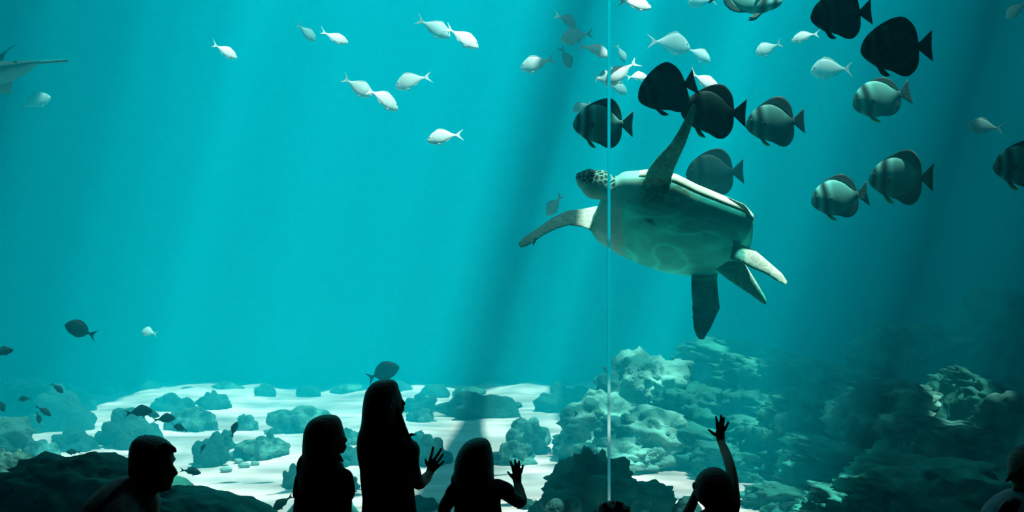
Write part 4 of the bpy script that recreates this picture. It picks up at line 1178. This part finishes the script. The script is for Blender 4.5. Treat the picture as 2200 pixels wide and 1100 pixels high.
# ---- small girl, seen from behind, right hand raised to the window
D = 4.92
bm = bmesh.new()
slices(bm, [(947, 1010, 1045, .05), (957, 996, 1054, .07), (970, 989, 1058, .08), (985, 988, 1060, .082), (1000, 990, 1059, .076), (1012, 997, 1056, .062), (1020, 1008, 1050, .04)], D)
tubepx(bm, [(1024, 1005, D), (1024, 1040, D)], [.045, .046])
add_tube(bm, [P(1026, 1055, D), P(1026, 1130, D), P(1028, 1220, D)], [.08, .09, .09])
tubepx(bm, [(1066, 1047, D), (1085, 1058, D + .02), (1117, 1078, D + .10), (1116, 1058, D + .17), (1112, 1040, G - .012)], [.034, .034, .031, .026, .0195])
hand(bm, (1112, 1040, G - .012), (1110, 1024, G), [(1103, 1014, 1097.5, 994), (1108, 1012, 1106.5, 990), (1113.5, 1013, 1115, 993), (1118, 1018, 1123, 1002)], (1101, 1025, 1091, 1014), G, r=.0066, palm_r=(.024, .012, .028))
tubepx(bm, [(984, 1048, D), (967, 1072, D), (954, 1096, D + .02), (965, 1120, D + .10)], [.034, .034, .030, .022])
hand(bm, (965, 1120, D + .10), (972, 1126, D + .13), [(980, 1124, 990, 1121), (981, 1128, 992, 1127), (980, 1132, 990, 1133), (978, 1136, 986, 1139)], (972, 1118, 976, 1110), D + .13)
legs(bm, 1027, 1230, D, 20, .048)
body = fuse('small_girl_body', bm, .0034, 2)
bm = bmesh.new()
slices(bm, [(941.5, 1022, 1040, .02), (944, 1013, 1046, .05), (949, 1003, 1051, .068), (957, 994, 1055, .08), (970, 985, 1058, .09), (985, 979, 1060, .096), (1000, 976, 1061, .098), (1015, 974.5, 1061, .098), (1030, 973.5, 1062, .095), (1042, 975, 1062, .09), (1060, 982, 1059, .08), (1080, 992, 1052, .065), (1094, 1004, 1042, .04)], D - .015)
tubepx(bm, [(978, 1018, D - .02), (972, 1028, D - .02), (972, 1042, D - .02)], [.008, .008, .006])
hair = fuse('small_girl_hair', bm, .006, 2)
bm = bmesh.new()
slices(bm, [(1030, 1000, 1062, .05), (1037, 984, 1076, .07), (1047, 978, 1078, .085), (1062, 976, 1076, .092), (1085, 976, 1076, .096), (1110, 975, 1080, .10), (1180, 966, 1092, .12), (1260, 955, 1104, .14), (1275, 954, 1105, .14)], D)
tubepx(bm, [(1068, 1045, D), (1082, 1051, D + .01), (1089, 1054, D + .02)], [.036, .037, .036])
tubepx(bm, [(984, 1047, D), (974, 1060, D)], [.036, .038])
frock = fuse('small_girl_frock', bm, .007, 2)
person('smallest girl, seen from behind, right hand raised flat on the window', P(1027, 1385, D), [('body', body, M_SKIN), ('hair', hair, M_HAIRB), ('frock', frock, M_FROCK)])

# ---- child with one arm stretched high
D = 4.78
bm = bmesh.new()
add_ellipsoid(bm, P(1533, 1050, D), (.078, .084, .088), Matrix.Rotation(math.radians(15), 3, 'Y'))
add_ellipsoid(bm, P(1540, 1072, D + .01), (.07, .07, .06))
add_ellipsoid(bm, P(1492, 1044, D), (.010, .014, .019)); add_ellipsoid(bm, P(1574, 1050, D + .02), (.010, .014, .019))
tubepx(bm, [(1540, 1070, D), (1545, 1105, D)], [.045, .048])
add_tube(bm, [P(1548, 1120, D), P(1548, 1190, D), P(1548, 1270, D)], [.08, .09, .09])
tubepx(bm, [(1566, 1108, D), (1574, 1078, D + .02), (1574.5, 1040, D + .06), (1569, 1004, D + .13), (1560, 976, G - .13), (1549.5, 950, G - .03)], [.040, .033, .026, .0235, .022, .0175])
hand(bm, (1549.5, 950, G - .03), (1547, 932, G), [(1540.5, 919, 1538.5, 898), (1546.5, 917, 1549, 895), (1551.5, 919, 1555, 900), (1556, 925, 1563.5, 909)], (1536, 934, 1522.5, 923), G, r=.0066, palm_r=(.023, .012, .028))
tubepx(bm, [(1522, 1108, D), (1490, 1128, D + .03), (1476, 1110, D + .04), (1486, 1085, D + .04), (1497, 1058, D + .05)], [.034, .028, .024, .022, .018])
hand(bm, (1497, 1058, D + .05), (1503, 1046, D + .06), [(1505, 1040, 1508, 1026), (1508, 1041, 1512, 1028), (1510, 1044, 1516, 1032), (1511, 1048, 1518, 1038)], (1500, 1052, 1506, 1056), D + .06, r=.007, palm_r=(.018, .012, .022))
legs(bm, 1548, 1280, D, 20, .045)
body = fuse('waving_child_body', bm, .0034, 2)
bm = bmesh.new()
add_ellipsoid(bm, P(1532, 1048, D - .006), (.083, .090, .090), Matrix.Rotation(math.radians(15), 3, 'Y'))
add_ellipsoid(bm, P(1546, 1066, D - .02), (.068, .066, .066))
hair = fuse('waving_child_hair', bm, .006, 1)
bm = bmesh.new()
slices(bm, [(1093, 1520, 1582, .05), (1100, 1512, 1586, .075), (1115, 1505, 1590, .09), (1150, 1503, 1592, .095), (1230, 1500, 1596, .10), (1290, 1498, 1600, .105)], D)
tubepx(bm, [(1566, 1106, D), (1575, 1082, D + .02)], [.042, .034])
tubepx(bm, [(1526, 1108, D), (1502, 1120, D + .02)], [.038, .034])
shirt = fuse('waving_child_shirt', bm, .007, 2)
person('small child with cropped hair stretching one arm high with spread fingers', P(1548, 1400, D), [('body', body, M_SKIN), ('hair', hair, M_HAIRB), ('shirt', shirt, M_FROCK)])

# ---- child of whom only the tousled hair shows
D = 4.6
bm = bmesh.new()
add_ellipsoid(bm, P(1318, 1126, D), (.077, .085, .092)); add_ellipsoid(bm, P(1318, 1150, D + .02), (.062, .065, .07))
for s in (-1, 1): add_ellipsoid(bm, P(1318 + s * 40, 1135, D), (.010, .014, .02))
tubepx(bm, [(1318, 1160, D), (1318, 1195, D)], [.045, .05])
add_tube(bm, [P(1318, 1210, D), P(1318, 1270, D), P(1318, 1340, D)], [.085, .09, .09])
for s in (-1, 1):
    add_tube(bm, [P(1318 + s * 40, 1205, D), P(1318 + s * 58, 1260, D + .02), P(1318 + s * 50, 1310, D + .1)], [.035, .03, .022])
    hand(bm, (1318 + s * 50, 1310, D + .1), (1318 + s * 49, 1322, D + .1), [(1318 + s * 49 + q * 4, 1330, 1318 + s * 49 + q * 4, 1346 - abs(q) * 3) for q in (-1.5, -.5, .5, 1.5)], (1318 + s * 42, 1320, 1318 + s * 37, 1330), D + .1)
legs(bm, 1318, 1350, D, 20, .045)
body = fuse('tousled_child_body', bm, .007, 2)
bm = bmesh.new()
add_ellipsoid(bm, P(1318, 1121, D - .008), (.083, .092, .088))
rh = random.Random(3)
for i in range(26):
    a = rh.uniform(-1, 1); x = 1318 + a * 36; y = 1121 - math.sqrt(max(0, 1 - a * a)) * 42; dd = D + rh.uniform(-.07, .04)
    add_tube(bm, [P(x, y + 8, dd), P(x + a * 6 - 2, y + 1, dd), P(x + a * 12 + rh.uniform(-5, 3), y - rh.uniform(1, 4), dd)], [.012, .009, .0035], seg=8)
hair = fuse('tousled_child_hair', bm, .005, 1)
bm = bmesh.new()
slices(bm, [(1190, 1295, 1341, .055), (1200, 1275, 1361, .085), (1225, 1266, 1370, .10), (1300, 1264, 1372, .105), (1350, 1262, 1374, .11)], D)
shirt = fuse('tousled_child_shirt', bm, .008, 2)
person('child of whom only the tousled top of the head shows at the joint\'s foot', P(1318, 1430, D), [('body', body, M_SKIN), ('hair', hair, M_HAIRB), ('shirt', shirt, M_TEE)])

# ---- visitor at the right edge
D = 4.5
bm = bmesh.new()
slices(bm, [(962, 2195, 2232, .04), (972, 2180, 2252, .07), (985, 2172, 2264, .082), (1000, 2168, 2268, .086), (1015, 2168, 2268, .085), (1028, 2171, 2264, .078), (1040, 2176, 2255, .066), (1052, 2184, 2240, .05), (1060, 2192, 2228, .03)], D)
tubepx(bm, [(2174, 1005, D), (2168, 1018, D)], [.008, .011]); add_ellipsoid(bm, P(2173, 1030, D), (.009, .018, .007)); add_ellipsoid(bm, P(2180, 1050, D), (.012, .018, .010))
tubepx(bm, [(2222, 1040, D), (2230, 1090, D)], [.055, .062])
add_tube(bm, [P(2235, 1120, D), P(2240, 1220, D), P(2240, 1330, D)], [.13, .15, .15])
for s in (-1, 1):
    add_tube(bm, [P(2235 + s * 72, 1110, D), P(2235 + s * 95, 1200, D - .02), P(2235 + s * 75, 1280, D + .08)], [.06, .048, .036])
    hand(bm, (2235 + s * 75, 1280, D + .08), (2235 + s * 72, 1298, D + .1), [(2235 + s * 72 + q * 6, 1312, 2235 + s * 72 + q * 6, 1334 - abs(q) * 3) for q in (-1.5, -.5, .5, 1.5)], (2235 + s * 60, 1295, 2235 + s * 52, 1310), D + .1, r=.01, palm_r=(.035, .015, .038))
    add_tube(bm, [P(2240 + s * 35, 1335, D), P(2240 + s * 50, 1350, D + .3), P(2240 + s * 45, 1400, D + .42)], [.09, .07, .055])
    add_tube(bm, [P(2240 + s * 45, 1400, D + .42), P(2240 + s * 40, 1440, D + .2)], [.05, .04])
body = fuse('edge_visitor_body', bm, .007, 2)
bm = bmesh.new()
slices(bm, [(955, 2198, 2238, .03), (962, 2186, 2252, .065), (972, 2177, 2262, .085), (985, 2170, 2270, .093), (1000, 2167, 2273, .096), (1012, 2168, 2274, .096), (1025, 2178, 2274, .092), (1040, 2196, 2270, .082), (1052, 2206, 2260, .06)], D - .008)
tubepx(bm, [(2174, 1020, D - .02), (2166, 1030, D - .01), (2160, 1035, D)], [.012, .009, .004])
hair = fuse('edge_visitor_hair', bm, .006, 2)
bm = bmesh.new()
slices(bm, [(1052, 2188, 2260, .07), (1060, 2158, 2290, .11), (1072, 2138, 2322, .14), (1086, 2124, 2338, .16), (1102, 2112, 2346, .17), (1150, 2106, 2352, .18), (1250, 2120, 2350, .18), (1345, 2125, 2345, .18)], D)
for i in range(5): add_tube(bm, [P(2178 + 4 * i, 1064 + 3 * i, D - .12 - .006 * i), P(2156 + 6 * i, 1084 + 4 * i, D - .155), P(2140 + 8 * i, 1112 + 4 * i, D - .175)], [.006, .011, .007], seg=8)
jacket = fuse('edge_visitor_jacket', bm, .008, 3)
person('visitor in a bluish jacket cut by the right edge, head turned to the tank', P(2240, 1440, D), [('body', body, M_SKIN), ('hair', hair, M_HAIRB), ('jacket', jacket, M_JACKET)])
